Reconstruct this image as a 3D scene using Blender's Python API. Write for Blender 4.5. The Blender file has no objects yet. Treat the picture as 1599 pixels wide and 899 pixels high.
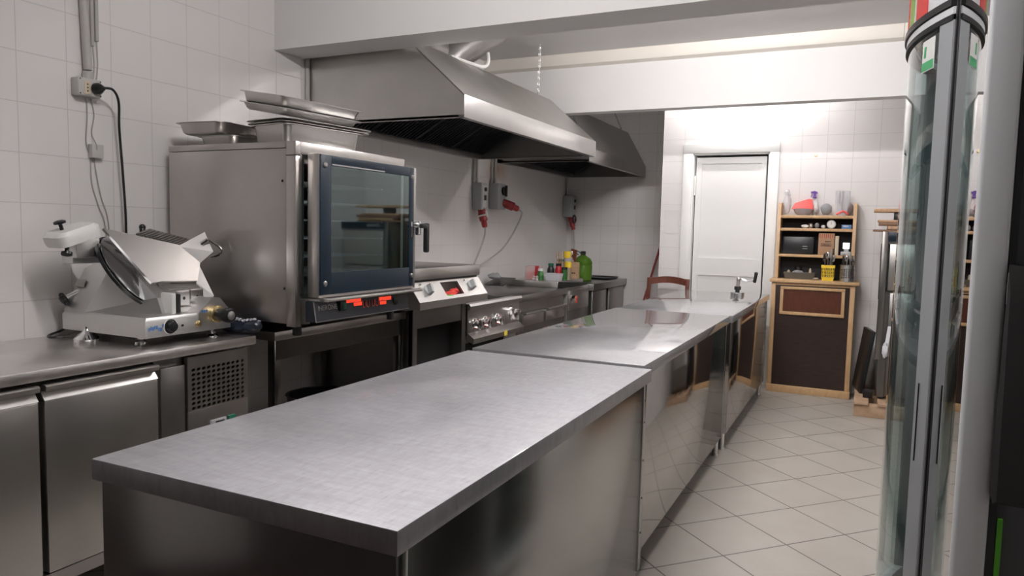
import bpy, bmesh, math, random
from mathutils import Vector, Matrix
random.seed(7)
S = bpy.context.scene
COL = S.collection
# ------------------------------------------------------------------ camera, light, exposure
cd = bpy.data.cameras.new('camera'); cam = bpy.data.objects.new('camera', cd); COL.objects.link(cam)
def rig(yaw, pit, rol, pos):
    B = Matrix(((1, 0, 0), (0, 0, 1), (0, -1, 0)))
    Ry = Matrix(((math.cos(yaw), 0, math.sin(yaw)), (0, 1, 0), (-math.sin(yaw), 0, math.cos(yaw))))
    Rx = Matrix(((1, 0, 0), (0, math.cos(pit), -math.sin(pit)), (0, math.sin(pit), math.cos(pit))))
    Rz = Matrix(((math.cos(rol), -math.sin(rol), 0), (math.sin(rol), math.cos(rol), 0), (0, 0, 1)))
    R = B @ (Rz @ Rx @ Ry).transposed()
    r, d, f = R.col[0], R.col[1], R.col[2]
    M = Matrix((( r[0], -d[0], -f[0], pos[0]), (r[1], -d[1], -f[1], pos[1]), (r[2], -d[2], -f[2], pos[2]), (0, 0, 0, 1)))
    return M
cam.matrix_world = rig(.448865, .0797975, .022947, (0, 0, 1.34))
cd.sensor_width = 36; cd.lens = 1133.0 / 1599 * 36; cd.clip_start = .02
S.camera = cam
W = bpy.data.worlds.new('world'); S.world = W; W.use_nodes = True
W.node_tree.nodes['Background'].inputs[0].default_value = (.8, .85, 1, 1)
W.node_tree.nodes['Background'].inputs[1].default_value = .02
S.view_settings.view_transform = 'Standard'; S.view_settings.look = 'None'
S.view_settings.gamma = 1; S.view_settings.use_curve_mapping = False
S.view_settings.exposure = 0.32
S.cycles.max_bounces = 10; S.cycles.transparent_max_bounces = 16
LAMPS = [((-.8, 4.1, 2.735), 82), ((-1.02, 6.45, 2.735), 22), ((-1.0, 1.35, 2.735), 72)]
LAMP_COL = (1.0, .962, .952)

# ------------------------------------------------------------------ helpers
OFF = {}
def tag(o, label=None, cat=None, group=None, kind=None):
    if label: o['label'] = label
    if cat: o['category'] = cat
    if group: o['group'] = group
    if kind: o['kind'] = kind
    return o
def thing(name, label, cat, loc, group=None, rotz=0, local=False):
    o = bpy.data.objects.new(name, None); COL.objects.link(o)
    o.location = loc; o.rotation_euler = (0, 0, rotz); o.empty_display_size = .1
    OFF[o.name] = Vector((0, 0, 0)) if local else Vector(loc)
    return tag(o, label, cat, group)
def rrect(x0, x1, y0, y1, z, r, n=4):
    out = []
    for cx, cy, a0 in ((x1-r, y1-r, 0), (x0+r, y1-r, 90), (x0+r, y0+r, 180), (x1-r, y0+r, 270)):
        for k in range(n+1):
            a = math.radians(a0 + 90*k/n); out.append((cx+r*math.cos(a), cy+r*math.sin(a), z))
    return out
def circ(c, r, ax=(0, 0, 1), n=16, r2=None):
    ax = Vector(ax).normalized(); u = ax.orthogonal().normalized(); v = ax.cross(u); c = Vector(c); r2 = r2 or r
    return [tuple(c + u*r*math.cos(2*math.pi*k/n) + v*r2*math.sin(2*math.pi*k/n)) for k in range(n)]
class MB:
    def __init__(s): s.bm = bmesh.new()
    def box(s, x0, x1, y0, y1, z0, z1, b=0, seg=2):
        m = Matrix.Translation(((x0+x1)/2, (y0+y1)/2, (z0+z1)/2)) @ Matrix.Diagonal((x1-x0, y1-y0, z1-z0, 1))
        t = bmesh.new(); bmesh.ops.create_cube(t, size=1, matrix=m)
        if b: bmesh.ops.bevel(t, geom=t.edges[:], offset=b, segments=seg, affect='EDGES', profile=.5)
        s.merge(t); return s
    def merge(s, t, M=None):
        vm = [s.bm.verts.new(M @ v.co if M else v.co) for v in t.verts]
        t.verts.index_update()
        for f in t.faces:
            try: s.bm.faces.new([vm[v.index] for v in f.verts])
            except ValueError: pass
        t.free()
    def loft(s, loops, c0=True, c1=True, closed=True):
        L = [[s.bm.verts.new(p) for p in lp] for lp in loops]; n = len(L[0])
        for a, b in zip(L, L[1:]):
            for k in range(n if closed else n-1):
                s.bm.faces.new((a[k], a[(k+1) % n], b[(k+1) % n], b[k]))
        if c0: s.bm.faces.new(L[0][::-1])
        if c1: s.bm.faces.new(L[-1])
        return s
    def cyl(s, p, q, r, r1=None, n=16):
        ax = Vector(q)-Vector(p); return s.loft([circ(p, r, ax, n), circ(q, r if r1 is None else r1, ax, n)])
    def tube(s, pts, r, n=8, smooth=0):
        P = [Vector(p) for p in pts]
        if smooth:
            Q = []
            for i in range(len(P)-1):
                a, b, c, d = P[max(i-1, 0)], P[i], P[i+1], P[min(i+2, len(P)-1)]
                for k in range(smooth):
                    t = k/smooth
                    Q.append(.5*((2*b)+(c-a)*t+(2*a-5*b+4*c-d)*t*t+(3*b-a-3*c+d)*t**3))
            P = Q+[P[-1]]
        u = None; loops = []
        for i, p in enumerate(P):
            ax = (P[min(i+1, len(P)-1)]-P[max(i-1, 0)]).normalized()
            u = ax.orthogonal().normalized() if u is None else (u-ax*u.dot(ax)).normalized()
            v = ax.cross(u)
            loops.append([tuple(p+u*r*math.cos(2*math.pi*k/n)+v*r*math.sin(2*math.pi*k/n)) for k in range(n)])
        return s.loft(loops)
    def lathe(s, prof, cx, cy, n=20):
        return s.loft([circ((cx, cy, z), max(r, .0004), (0, 0, 1), n) for r, z in prof])
    def lathe_ax(s, prof, c, ax, n=16):
        ax = Vector(ax).normalized(); c = Vector(c)
        return s.loft([circ(c+ax*h, max(r, .0004), ax, n) for r, h in prof])
    def ball(s, c, r, n=14, m=8, jit=0, M=None):
        r = r if hasattr(r, '__len__') else (r, r, r); loops = []
        for i in range(1, m):
            a = math.pi*i/m
            loops.append([(c[0]+r[0]*math.sin(a)*math.cos(2*math.pi*k/n)*(1+random.uniform(-jit, jit)), c[1]+r[1]*math.sin(a)*math.sin(2*math.pi*k/n)*(1+random.uniform(-jit, jit)), c[2]-r[2]*math.cos(a)*(1+random.uniform(-jit, jit))) for k in range(n)])
        return s.loft(loops)
    def prism(s, poly, ax, a, b):
        def P(u, v, w): return {'x': (w, u, v), 'y': (u, w, v), 'z': (u, v, w)}[ax]
        return s.loft([[P(u, v, a) for u, v in poly], [P(u, v, b) for u, v in poly]])
    def slab(s, pts, t):
        n = (Vector(pts[1])-Vector(pts[0])).cross(Vector(pts[2])-Vector(pts[0])).normalized()*t
        return s.loft([pts, [tuple(Vector(p)+n) for p in pts]])
    def hull(s, pts):
        t = bmesh.new()
        for p in pts: t.verts.new(p)
        bmesh.ops.convex_hull(t, input=t.verts[:]); s.merge(t); return s
    def xf(s, M):
        for v in s.bm.verts: v.co = M @ v.co
        return s
    def pan(s, x0, x1, y0, y1, z0, z1, fl=.018, r=.035, t=.003, d=.01):
        s.loft([rrect(x0+d+.008, x1-d-.008, y0+d+.008, y1-d-.008, z0, r), rrect(x0+d, x1-d, y0+d, y1-d, z0+.008, r), rrect(x0, x1, y0, y1, z1-t, r), rrect(x0-fl, x1+fl, y0-fl, y1+fl, z1-t, r+fl), rrect(x0-fl, x1+fl, y0-fl, y1+fl, z1, r+fl),
                rrect(x0+t, x1-t, y0+t, y1-t, z1, r), rrect(x0+d+t, x1-d-t, y0+d+t, y1-d-t, z0+t+.004, r)]); return s
    def make(s, name, mat, parent=None, ang=38):
        bm = s.bm; bmesh.ops.recalc_face_normals(bm, faces=bm.faces[:])
        if parent is None:
            xs = [v.co for v in bm.verts]
            o0 = Vector(((min(v.x for v in xs)+max(v.x for v in xs))/2, (min(v.y for v in xs)+max(v.y for v in xs))/2, min(v.z for v in xs)))
        else: o0 = OFF[parent.name]
        for v in bm.verts: v.co -= o0
        me = bpy.data.meshes.new(name); bm.to_mesh(me); bm.free()
        for p in me.polygons: p.use_smooth = True
        me.set_sharp_from_angle(angle=math.radians(ang))
        me.materials.append(M[mat])
        o = bpy.data.objects.new(name, me); COL.objects.link(o)
        if parent is None: o.location = o0
        else: o.parent = parent; OFF[o.name] = o0
        return o
def text(name, body, size, loc, rot, mat, parent, ext=.0006):
    c = bpy.data.curves.new(name, 'FONT'); c.body = body; c.size = size; c.extrude = ext; c.align_x = 'CENTER'; c.align_y = 'CENTER'
    tmp = bpy.data.objects.new('tmp', c); COL.objects.link(tmp); bpy.context.view_layer.update()
    me = bpy.data.meshes.new_from_object(tmp.evaluated_get(bpy.context.evaluated_depsgraph_get()))
    bpy.data.objects.remove(tmp); me.materials.clear(); me.materials.append(M[mat])
    o = bpy.data.objects.new(name, me); COL.objects.link(o); o.parent = parent
    o.location = Vector(loc)-OFF[parent.name]; o.rotation_euler = rot
    return o
def struct(name, mb, mat): return tag(mb.make(name, mat), kind='structure')
def one(name, mb, mat, label, cat, group=None): return tag(mb.make(name, mat), label, cat, group)
def clone(o, dx=(0, 0, 0), label=None, parent=None):
    c = o.copy(); COL.objects.link(c)
    if parent: c.parent = parent
    else: c.location = o.location+Vector(dx)
    if label: c['label'] = label
    for ch in list(o.children): clone(ch, parent=c)
    return c

# ------------------------------------------------------------------ materials
M = {}
class NT:
    def __init__(s, name):
        m = bpy.data.materials.new(name); m.use_nodes = True; s.t = m.node_tree; s.p = s.t.nodes['Principled BSDF']; s.o = s.t.nodes['Material Output']; M[name] = m
    def n(s, k, **kw):
        x = s.t.nodes.new(k)
        for a, b in kw.items(): setattr(x, a, b)
        return x
    def l(s, a, b): s.t.links.new(a, b)
    def math(s, op, a, b=None):
        x = s.n('ShaderNodeMath', operation=op)
        for i, v in enumerate((a, b)):
            if v is None: continue
            if isinstance(v, (int, float)): x.inputs[i].default_value = v
            else: s.l(v, x.inputs[i])
        return x.outputs[0]
    def mix(s, f, a, b):
        x = s.n('ShaderNodeMix', data_type='RGBA')
        if isinstance(f, (int, float)): x.inputs[0].default_value = f
        else: s.l(f, x.inputs[0])
        for i, v in ((6, a), (7, b)):
            if isinstance(v, tuple): x.inputs[i].default_value = (*v[:3], 1)
            else: s.l(v, x.inputs[i])
        return x.outputs[2]
    def rng(s, v, a, b, c, d):
        x = s.n('ShaderNodeMapRange'); s.l(v, x.inputs[0])
        for i, q in enumerate((a, b, c, d)): x.inputs[i+1].default_value = q
        return x.outputs[0]
    def pos(s, scale=(1, 1, 1), rot=(0, 0, 0)):
        g = s.n('ShaderNodeNewGeometry'); m = s.n('ShaderNodeMapping'); m.inputs['Scale'].default_value = scale; m.inputs['Rotation'].default_value = rot
        s.l(g.outputs['Position'], m.inputs[0]); return m.outputs[0]
    def noise(s, vec, sc, det=3, rough=.5):
        x = s.n('ShaderNodeTexNoise'); x.inputs['Scale'].default_value = sc; x.inputs['Detail'].default_value = det; x.inputs['Roughness'].default_value = rough
        s.l(vec, x.inputs['Vector']); return x.outputs['Fac']
    def bump(s, h, st=.2, d=.002):
        b = s.n('ShaderNodeBump'); b.inputs['Strength'].default_value = st; b.inputs['Distance'].default_value = d; s.l(h, b.inputs['Height']); s.l(b.outputs[0], s.p.inputs['Normal'])
def pl(name, c, r=.5, m=0, spec=.5, em=None, es=0, var=0, vs=30):
    t = NT(name); p = t.p; p.inputs['Base Color'].default_value = (*c, 1); p.inputs['Roughness'].default_value = r; p.inputs['Metallic'].default_value = m
    p.inputs['Specular IOR Level'].default_value = spec
    if em: p.inputs['Emission Color'].default_value = (*em, 1); p.inputs['Emission Strength'].default_value = es
    if var:
        f = t.noise(t.pos(), vs, 4); t.l(t.mix(f, tuple(x*(1-var) for x in c), tuple(min(1, x*(1+var)) for x in c)), p.inputs['Base Color'])
    return t
def steel(name, c, r, stretch=(4, 4, 90), amp=.12, bump=.0, smear=0, coat=0, coat_r=.1, worn=0):
    bump = 0
    t = NT(name); p = t.p; p.inputs['Metallic'].default_value = 1; p.inputs['Coat Weight'].default_value = coat; p.inputs['Coat Roughness'].default_value = coat_r
    f = t.noise(t.pos(stretch), 3, 4, .6); g = t.noise(t.pos((1, 1, 1)), 3.5, 4, .6)
    h = g
    amp *= .35; t.l(t.rng(h, .3, .7, r-amp, r+amp), p.inputs['Roughness'])
    col = t.mix(t.rng(g, .3, .7, 0, 1), tuple(x*(1-.04-smear) for x in c), tuple(x*(1+.03) for x in c))
    if worn:                                                       # scouring marks rubbed into the sheet
        w1 = t.noise(t.pos(stretch, (0, 0, .35)), 2.2, 5, .7); w2 = t.noise(t.pos((30, 7, 7), (0, 0, -.5)), 2.5, 5, .75); w3 = t.noise(t.pos((140, 16, 16), (0, 0, .15)), 1.5, 2, .5)
        k = t.math('ADD', t.math('MULTIPLY', w1, .5), t.math('MULTIPLY', w2, .5))
        sc = t.math('SUBTRACT', t.rng(k, .35, .65, 1-worn, 1+worn), t.rng(w3, .66, .74, 0, worn*1.2))
        vm = t.n('ShaderNodeVectorMath', operation='SCALE'); t.l(col, vm.inputs[0]); t.l(sc, vm.inputs['Scale']); col = vm.outputs[0]
    t.l(col, p.inputs['Base Color'])
    if bump: t.bump(f, bump, .001)
def tile(name, axu, u0, v0, pu=.2035, pv=.2007, base=(.83, .805, .795), g=.012, stain=None):
    t = NT(name); geo = t.n('ShaderNodeNewGeometry'); sx = t.n('ShaderNodeSeparateXYZ'); t.l(geo.outputs['Position'], sx.inputs[0])
    def line(c, c0, p):
        fr = t.math('FRACT', t.math('DIVIDE', t.math('SUBTRACT', c, c0-100*p), p))
        return t.math('ABSOLUTE', t.math('SUBTRACT', fr, .5))
    d = t.math('MAXIMUM', line(sx.outputs[axu], u0, pu), line(sx.outputs['Z'], v0, pv))
    mask = t.rng(d, .5-g, .5-g*.35, 0, 1)
    n = t.noise(t.pos((1, 1, 1)), 2.2, 3)
    col = t.mix(t.rng(n, .3, .7, 0, 1), tuple(x*.96 for x in base), base)
    if stain:
        dist = t.n('ShaderNodeVectorMath', operation='DISTANCE'); dist.inputs[1].default_value = stain
        sc = t.n('ShaderNodeVectorMath', operation='MULTIPLY'); sc.inputs[1].default_value = (1, .62, 1)
        t.l(geo.outputs['Position'], sc.inputs[0]); t.l(sc.outputs[0], dist.inputs[0]); dist.inputs[1].default_value = (stain[0], stain[1]*.62, stain[2])
        k = t.math('MULTIPLY', t.rng(dist.outputs['Value'], .02, .17, .75, 0), t.rng(t.noise(t.pos((3, 3, 3)), 3, 4), .3, .6, .3, 1))
        col = t.mix(k, col, (.50, .27, .13))
    t.l(t.mix(mask, col, tuple(x*.72 for x in base)), t.p.inputs['Base Color'])
    t.l(t.rng(mask, 0, 1, .16, .7), t.p.inputs['Roughness'])
    inv = t.math('SUBTRACT', 1, mask); t.bump(inv, .35, .0012)
def wood(name, a, b, stretch=(2, 2, 30), r=.5):
    t = NT(name); f = t.noise(t.pos(stretch), 4, 5, .65); t.l(t.mix(t.rng(f, .3, .7, 0, 1), a, b), t.p.inputs['Base Color']); t.p.inputs['Roughness'].default_value = r; t.bump(f, .1, .001)
def glass(name, tint=(.9, .95, .95), f0=.05, r=.0, refl=(1, 1, 1)):
    t = NT(name); t.t.nodes.remove(t.p)
    tr = t.n('ShaderNodeBsdfTransparent'); tr.inputs[0].default_value = (*tint, 1)
    gl = t.n('ShaderNodeBsdfGlossy'); gl.inputs['Roughness'].default_value = r; gl.inputs[0].default_value = (*refl, 1)
    lw = t.n('ShaderNodeLayerWeight'); lw.inputs[0].default_value = .5; geo = t.n('ShaderNodeNewGeometry'); mx = t.n('ShaderNodeMixShader')
    f = t.math('ADD', t.math('MULTIPLY', t.math('POWER', lw.outputs['Facing'], 5), 1-f0), f0)
    t.l(t.math('MULTIPLY', f, t.math('SUBTRACT', 1, geo.outputs['Backfacing'])), mx.inputs[0]); t.l(tr.outputs[0], mx.inputs[1]); t.l(gl.outputs[0], mx.inputs[2]); t.l(mx.outputs[0], t.o.inputs[0])

tile('tile_left', 'Y', 1.790, .0005+.2*0, stain=(-3.075, 6.0, 1.90))
tile('tile_door', 'X', -1.75, .005)
tile('tile_back', 'X', -3.075, .005)
def floor_mat():
    t = NT('floor_tile'); th = math.radians(47.2); p = .334
    geo = t.n('ShaderNodeNewGeometry'); sx = t.n('ShaderNodeSeparateXYZ'); t.l(geo.outputs['Position'], sx.inputs[0])
    X = t.math('SUBTRACT', sx.outputs['X'], -.23); Y = t.math('SUBTRACT', sx.outputs['Y'], 3.293)
    u = t.math('ADD', t.math('MULTIPLY', X, math.cos(th)), t.math('MULTIPLY', Y, math.sin(th)))
    v = t.math('ADD', t.math('MULTIPLY', X, -math.sin(th)), t.math('MULTIPLY', Y, math.cos(th)))
    def line(c): return t.math('ABSOLUTE', t.math('SUBTRACT', t.math('FRACT', t.math('ADD', t.math('DIVIDE', c, p), 100)), .5))
    d = t.math('MAXIMUM', line(u), line(v)); mask = t.rng(d, .486, .493, 0, 1)
    n = t.noise(t.pos(), 6, 5, .6)
    col = t.mix(t.rng(n, .3, .7, 0, 1), (.415, .385, .345), (.465, .435, .395))
    t.l(t.mix(mask, col, (.13, .105, .09)), t.p.inputs['Base Color']); t.l(t.rng(n, .3, .7, .30, .42), t.p.inputs['Roughness'])
    t.bump(t.math('SUBTRACT', 1, mask), .3, .001)
floor_mat()
pl('plaster', (.69, .68, .675), .8, var=.03, vs=2); pl('ceiling_paint', (.66, .65, .645), .85)
pl('door_white', (.80, .80, .79), .38); pl('trim_white', (.82, .82, .81), .4)
pl('added_floor_dark', (.05, .022, .018), .8); pl('dark_room', (.05, .045, .042), .8)
steel('steel_top', (.445, .44, .462), .66, (5, 26, 5), .2, 0, .03, coat=.4, coat_r=.13, worn=.11); steel('steel_polished', (.345, .34, .355), .62, (5, 26, 5), .1, 0, .03, coat=1, coat_r=.045, worn=.08)
steel('counter_steel', (.82, .79, .77), .36, (5, 26, 5), .1, 0, .03, coat=.6, coat_r=.06, worn=.05); steel('steel_mirror', (.42, .40, .385), .075, (5, 5, 20), .04, 0, .03)
steel('steel_side', (.38, .37, .36), .20, (5, 5, 60), .06, .02, .04)
steel('steel_door', (.43, .415, .395), .36, (4, 60, 4), .06, .03)
steel('steel_warm', (.54, .515, .495), .34, (4, 4, 60), .06, .03, .04)
steel('steel_hood', (.55, .535, .51), .38, (4, 50, 4), .06, .03, .06)
steel('steel_bright', (.66, .645, .63), .34, (6, 6, 40), .06, .02)
steel('steel_dark', (.38, .37, .362), .34, (5, 50, 5), .06, .03)
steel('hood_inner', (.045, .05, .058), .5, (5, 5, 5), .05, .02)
steel('alu', (.60, .585, .575), .36, (8, 8, 8), .05, .03)
steel('alu_cast', (.66, .655, .65), .42, (20, 20, 20), .05, .06)
pl('chrome', (.85, .85, .86), .08, 1); pl('blade_steel', (.45, .46, .48), .14, 1); pl('brass', (.75, .58, .30), .3, 1)
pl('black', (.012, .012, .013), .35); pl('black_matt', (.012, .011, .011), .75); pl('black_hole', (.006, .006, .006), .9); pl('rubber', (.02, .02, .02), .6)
pl('navy', (.008, .018, .031), .35, spec=.3); pl('panel_navy', (.016, .019, .027), .3); pl('white_plastic', (.80, .80, .78), .4); pl('grey_plastic', (.43, .44, .455), .45)
pl('light_grey', (.56, .545, .53), .5); pl('red_plug', (.34, .03, .03), .4); pl('red_display', (.75, .05, .03), .4, em=(1, .07, .03), es=.65); pl('green_switch', (.02, .16, .09), .3)
pl('blue_mark', (.10, .22, .50), .5); pl('yellow', (.85, .60, .04), .4); pl('yellow_tag', (.80, .62, .08), .5); pl('red_mark', (.55, .08, .05), .4)
pl('cable_grey', (.40, .39, .375), .5); pl('conduit', (.47, .455, .44), .5)
glass('oven_glass', (.55, .68, .70), .26, .03, (.82, .98, 1)); glass('fridge_glass', (.74, .80, .80), .07); pl('clear_plastic', (.78, .78, .82), .15).p.inputs['Alpha'].default_value = .38; glass('mirror_glass', (.25, .30, .30), .12)
pl('clear_box', (.75, .55, .55), .15).p.inputs['Alpha'].default_value = .45
pl('fridge_grey', (.33, .345, .36), .32); pl('fridge_light', (.66, .67, .69), .30, .0); pl('fridge_dark', (.05, .05, .055), .45); pl('fridge_in', (.30, .36, .365), .5)
pl('stripe_green', (.06, .26, .01), .4); pl('gasket', (.008, .008, .01), .5)
steel('duct_steel', (.36, .35, .345), .34, (5, 5, 5)); steel('steel_dim', (.20, .19, .18), .32, (5, 5, 5)); wood('pine', (.52, .32, .16), (.62, .41, .22), (20, 20, 3), .45); wood('dark_panel', (.018, .009, .007), (.034, .016, .011), (3, 3, 14), .38); wood('red_panel', (.070, .020, .010), (.12, .035, .016), (10, 3, 3), .35)
wood('board', (.40, .24, .13), (.55, .36, .22), (12, 3, 3), .6); wood('board_dark', (.17, .09, .05), (.26, .14, .08), (12, 3, 3), .6); wood('pallet', (.36, .23, .14), (.52, .36, .24), (3, 12, 3), .75); wood('chair_wood', (.10, .028, .016), (.17, .05, .028), (10, 3, 3), .3)
wood('block_wood', (.42, .27, .16), (.55, .38, .24), (3, 3, 14), .55)
pl('broom_red', (.28, .02, .02), .4); pl('paper', (.72, .71, .70), .8); pl('cardboard', (.42, .25, .15), .8, var=.1); pl('print_dark', (.10, .06, .045), .8); pl('print_red', (.45, .10, .06), .8)
pl('cream', (.66, .56, .42), .6); pl('purple', (.14, .05, .36), .35); pl('red_cloth', (.72, .06, .05), .75, var=.15, vs=40); pl('bag_navy', (.014, .02, .035), .3); pl('bag_print', (.45, .45, .5), .4)
pl('coral', (.80, .10, .09), .5, var=.12, vs=30); pl('blue_box', (.10, .25, .50), .5); pl('white_cloth', (.75, .76, .80), .8); pl('green_sponge', (.10, .50, .08), .8)
pl('bottle_green', (.05, .16, .02), .1); pl('jar_green', (.03, .14, .03), .3); pl('cap_green', (.0, .10, .06), .4); pl('red_item', (.45, .02, .03), .4); pl('plastic_tan', (.30, .24, .18), .4)
pl('grey_cloth', (.30, .30, .31), .8); pl('fabric_grey', (.28, .28, .29), .8); pl('sheer_grey', (.40, .36, .38), .5); pl('dark_tub', (.10, .09, .075), .5); pl('header_red', (.65, .06, .05), .4); pl('header_green', (.30, .45, .12), .4); pl('sticker_green', (.08, .42, .18), .5)
pl('pvc_white', (.70, .66, .60), .5)
t = NT('green_liquid'); t.p.inputs['Base Color'].default_value = (.13, .27, .035, 1); t.p.inputs['Roughness'].default_value = .12; t.p.inputs['Transmission Weight'].default_value = .45; t.p.inputs['IOR'].default_value = 1.2
pl('lamp_glow', (1, 1, 1), .5, em=LAMP_COL, es=6); pl('screen_white', (.8, .8, .8), .3, em=(1, 1, 1), es=1.0)

# ------------------------------------------------------------------ room shell
XL, XR, YF, YD, YB, ZC = -3.075, .95, -1.6, 6.85, 7.8, 2.805
struct('floor', MB().box(XL-.1, XR+.1, YF-.1, YB+.1, -.1, 0), 'floor_tile')
struct('floor_dark_added', MB().box(XL, .12, -1.5, .80, 0, .006), 'added_floor_dark')  # added dark floor, out of view, so the nearest table's end reflects dark
struct('ceiling', MB().box(XL-.1, XR+.1, YF-.1, YB+.1, ZC, ZC+.1), 'ceiling_paint')
struct('wall_left', MB().box(XL-.1, XL, YF, YB, 0, ZC), 'tile_left')
struct('wall_back', MB().box(XL-.1, -1.75, YB, YB+.1, 0, ZC), 'tile_back')
DX0, DX1, DZ = -1.464, -.787, 2.08
b = MB().box(-1.75, DX0, YD, YB+.1, 0, ZC).box(DX0, DX1, YD, YD+.2, DZ, ZC).box(DX1, XR, YD, YD+.2, 0, ZC)
struct('wall_rear', b, 'tile_door')
struct('wall_right', MB().box(XR, XR+.1, YF, YB+.1, 0, ZC), 'plaster')
struct('wall_front', MB().box(XL-.1, XR+.1, YF-.1, YF, 0, ZC), 'dark_room')
# the two dropped beams and the trunking along the far one
struct('trim_1', MB().box(XL, XR, 3.20, 3.435, 2.328, ZC), 'plaster')
struct('trim_2', MB().box(XL, XR, 5.775, 5.895, 2.328, ZC), 'plaster')
b = MB().prism([(5.775, 2.70), (5.725, 2.715), (5.715, 2.735), (5.715, ZC), (5.775, ZC)], 'x', XL, .17).prism([(5.775, 2.697), (5.722, 2.712), (5.711, 2.735), (5.711, ZC), (5.775, ZC)], 'x', .172, XR)
struct('trim_3', b, 'pvc_white')
# door: frame and leaf
b = MB().box(-1.55, DX0, YD-.025, YD+.02, 0, DZ, .004).box(DX1, -.706, YD-.025, YD+.02, 0, DZ, .004).box(-1.55, -.706, YD-.025, YD+.02, DZ, 2.168, .004)
b.box(DX0-.005, DX0+.012, YD-.01, YD+.14, 0, DZ).box(DX1-.012, DX1+.005, YD-.01, YD+.14, 0, DZ).box(DX0, DX1, YD-.01, YD+.14, DZ-.012, DZ+.005)
fr = struct('door_1', b, 'trim_white'); OFF[fr.name] = fr.location.copy()
b = MB(); y0, y1 = YD+.055, YD+.095
x0, x1 = DX0+.022, DX1-.032
b.box(x0, -1.39, y0, y1, .01, 2.05).box(-.865, x1, y0, y1, .01, 2.05).box(-1.39, -.865, y0, y1, 1.99, 2.05).box(-1.39, -.865, y0, y1, .96, 1.125).box(-1.39, -.865, y0, y1, .01, .16).box(-1.39, -.865, y0+.012, y1, .1, 2.03)
lf = b.make('door_leaf', 'door_white', fr)
b = MB()
for z in (1.79, .3): b.cyl((DX0+.018, YD+.045, z-.09), (DX0+.018, YD+.045, z+.09), .011); [b.cyl((DX0+.018, YD+.045, z+k*.045-.003), (DX0+.018, YD+.045, z+k*.045+.003), .0135) for k in (-1, 0, 1)]
b.make('hinge', 'white_plastic', fr)
MB().box(DX0, DX1, YD+.15, YD+.16, 0, DZ).make('door_backing', 'black_hole', fr)
# ceiling lamps
for i, ((x, y, z), e) in enumerate(LAMPS):
    lb = ['ceiling tube lamp between the two dropped beams', 'ceiling tube lamp behind the far beam above the white door', 'ceiling tube lamp above the nearest steel table'][i]
    t = thing('ceiling_lamp', lb, 'lamp', (x, y, z))
    MB().box(x-.62, x+.62, y-.055, y+.055, z+.028, ZC, .006).make('lamp_body', 'white_plastic', t)
    pl('lamp_glow_%d' % i, (1, 1, 1), .5, em=LAMP_COL, es=e/(math.pi*2*math.pi*.02*1.2))
    MB().cyl((x-.6, y, z), (x+.6, y, z), .02, n=12).make('tube', 'lamp_glow_%d' % i, t)

# ------------------------------------------------------------------ island tables
def island(label, X0, X1, Y0, Y1, T=.85, zb=.11, top='steel_polished', side='steel_mirror', ang=0):
    t = thing('steel_table', label, 'table', ((X0+X1)/2, (Y0+Y1)/2, 0), 'steel island tables', rotz=ang, local=True)
    hx, hy = (X1-X0)/2, (Y1-Y0)/2
    b = MB().box(-hx, hx, -hy, hy, T-.045, T, .003); b.make('table_top', top, t)
    i = .014
    MB().box(-hx+i, hx-i, -hy+i, hy-i, zb, T-.045, .002).make('body', side, t)
    for sx in (-1, 1):
        for sy in (-1, 1): MB().box(*sorted((sx*(hx-.0122), sx*(hx-.03))), *sorted((sy*(hy-.0145), sy*(hy-.05))), zb, T-.046, .001).make('corner_post', 'steel_side', t)
    for sx in (-1, 1):
        for sy in (-1, 1):
            b = MB().cyl((sx*(hx-.045), sy*(hy-.06), .012), (sx*(hx-.045), sy*(hy-.06), zb), .018).cyl((sx*(hx-.045), sy*(hy-.06), 0), (sx*(hx-.045), sy*(hy-.06), .014), .026, .022)
            b.make('leg', 'steel_bright', t)
    for z in (.25, .38, .52, .66, .74): MB().cyl((hx-.0123, hy-.03, z), (hx-.0105, hy-.03, z), .004, n=8).make('rivet', 'black', t)
    return t
island('nearest steel table with a scratched top', -1.417, -.658, .948, 2.555, top='steel_top', side='steel_side', ang=.006)
island('middle steel table of the island, with a wide polished side', -1.430, -.702, 2.602, 4.515, T=.852)
island('far steel table of the island carrying the hand crank opener', -1.425, -.690, 4.545, 6.44)
# can opener on the far table
t = thing('can_opener', 'hand crank can opener clamped on the far steel table', 'can opener', (-.94, 6.36, .85))
MB().lathe([(.058, .85), (.058, .857), (.02, .862)], -.94, 6.36).make('base_plate', 'chrome', t)
MB().lathe([(.018, .858), (.018, .875), (.028, .88), (.028, .905), (.02, .91)], -.94, 6.36).make('clamp_collar', 'black', t)
MB().cyl((-.94, 6.36, .905), (-.935, 6.36, .965), .014).ball((-.935, 6.36, .968), .019).make('shaft', 'steel_bright', t)
MB().tube([(-.935, 6.36, .972), (-.91, 6.355, .972), (-.86, 6.35, .955), (-.80, 6.345, .962)], .006, 8, 4).make('crank', 'chrome', t)
MB().lathe_ax([(.009, 0), (.014, .01), (.013, .06), (.016, .085), (.006, .092)], (-.805, 6.345, .945), (.15, 0, 1)).make('crank_handle', 'black', t)

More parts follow.
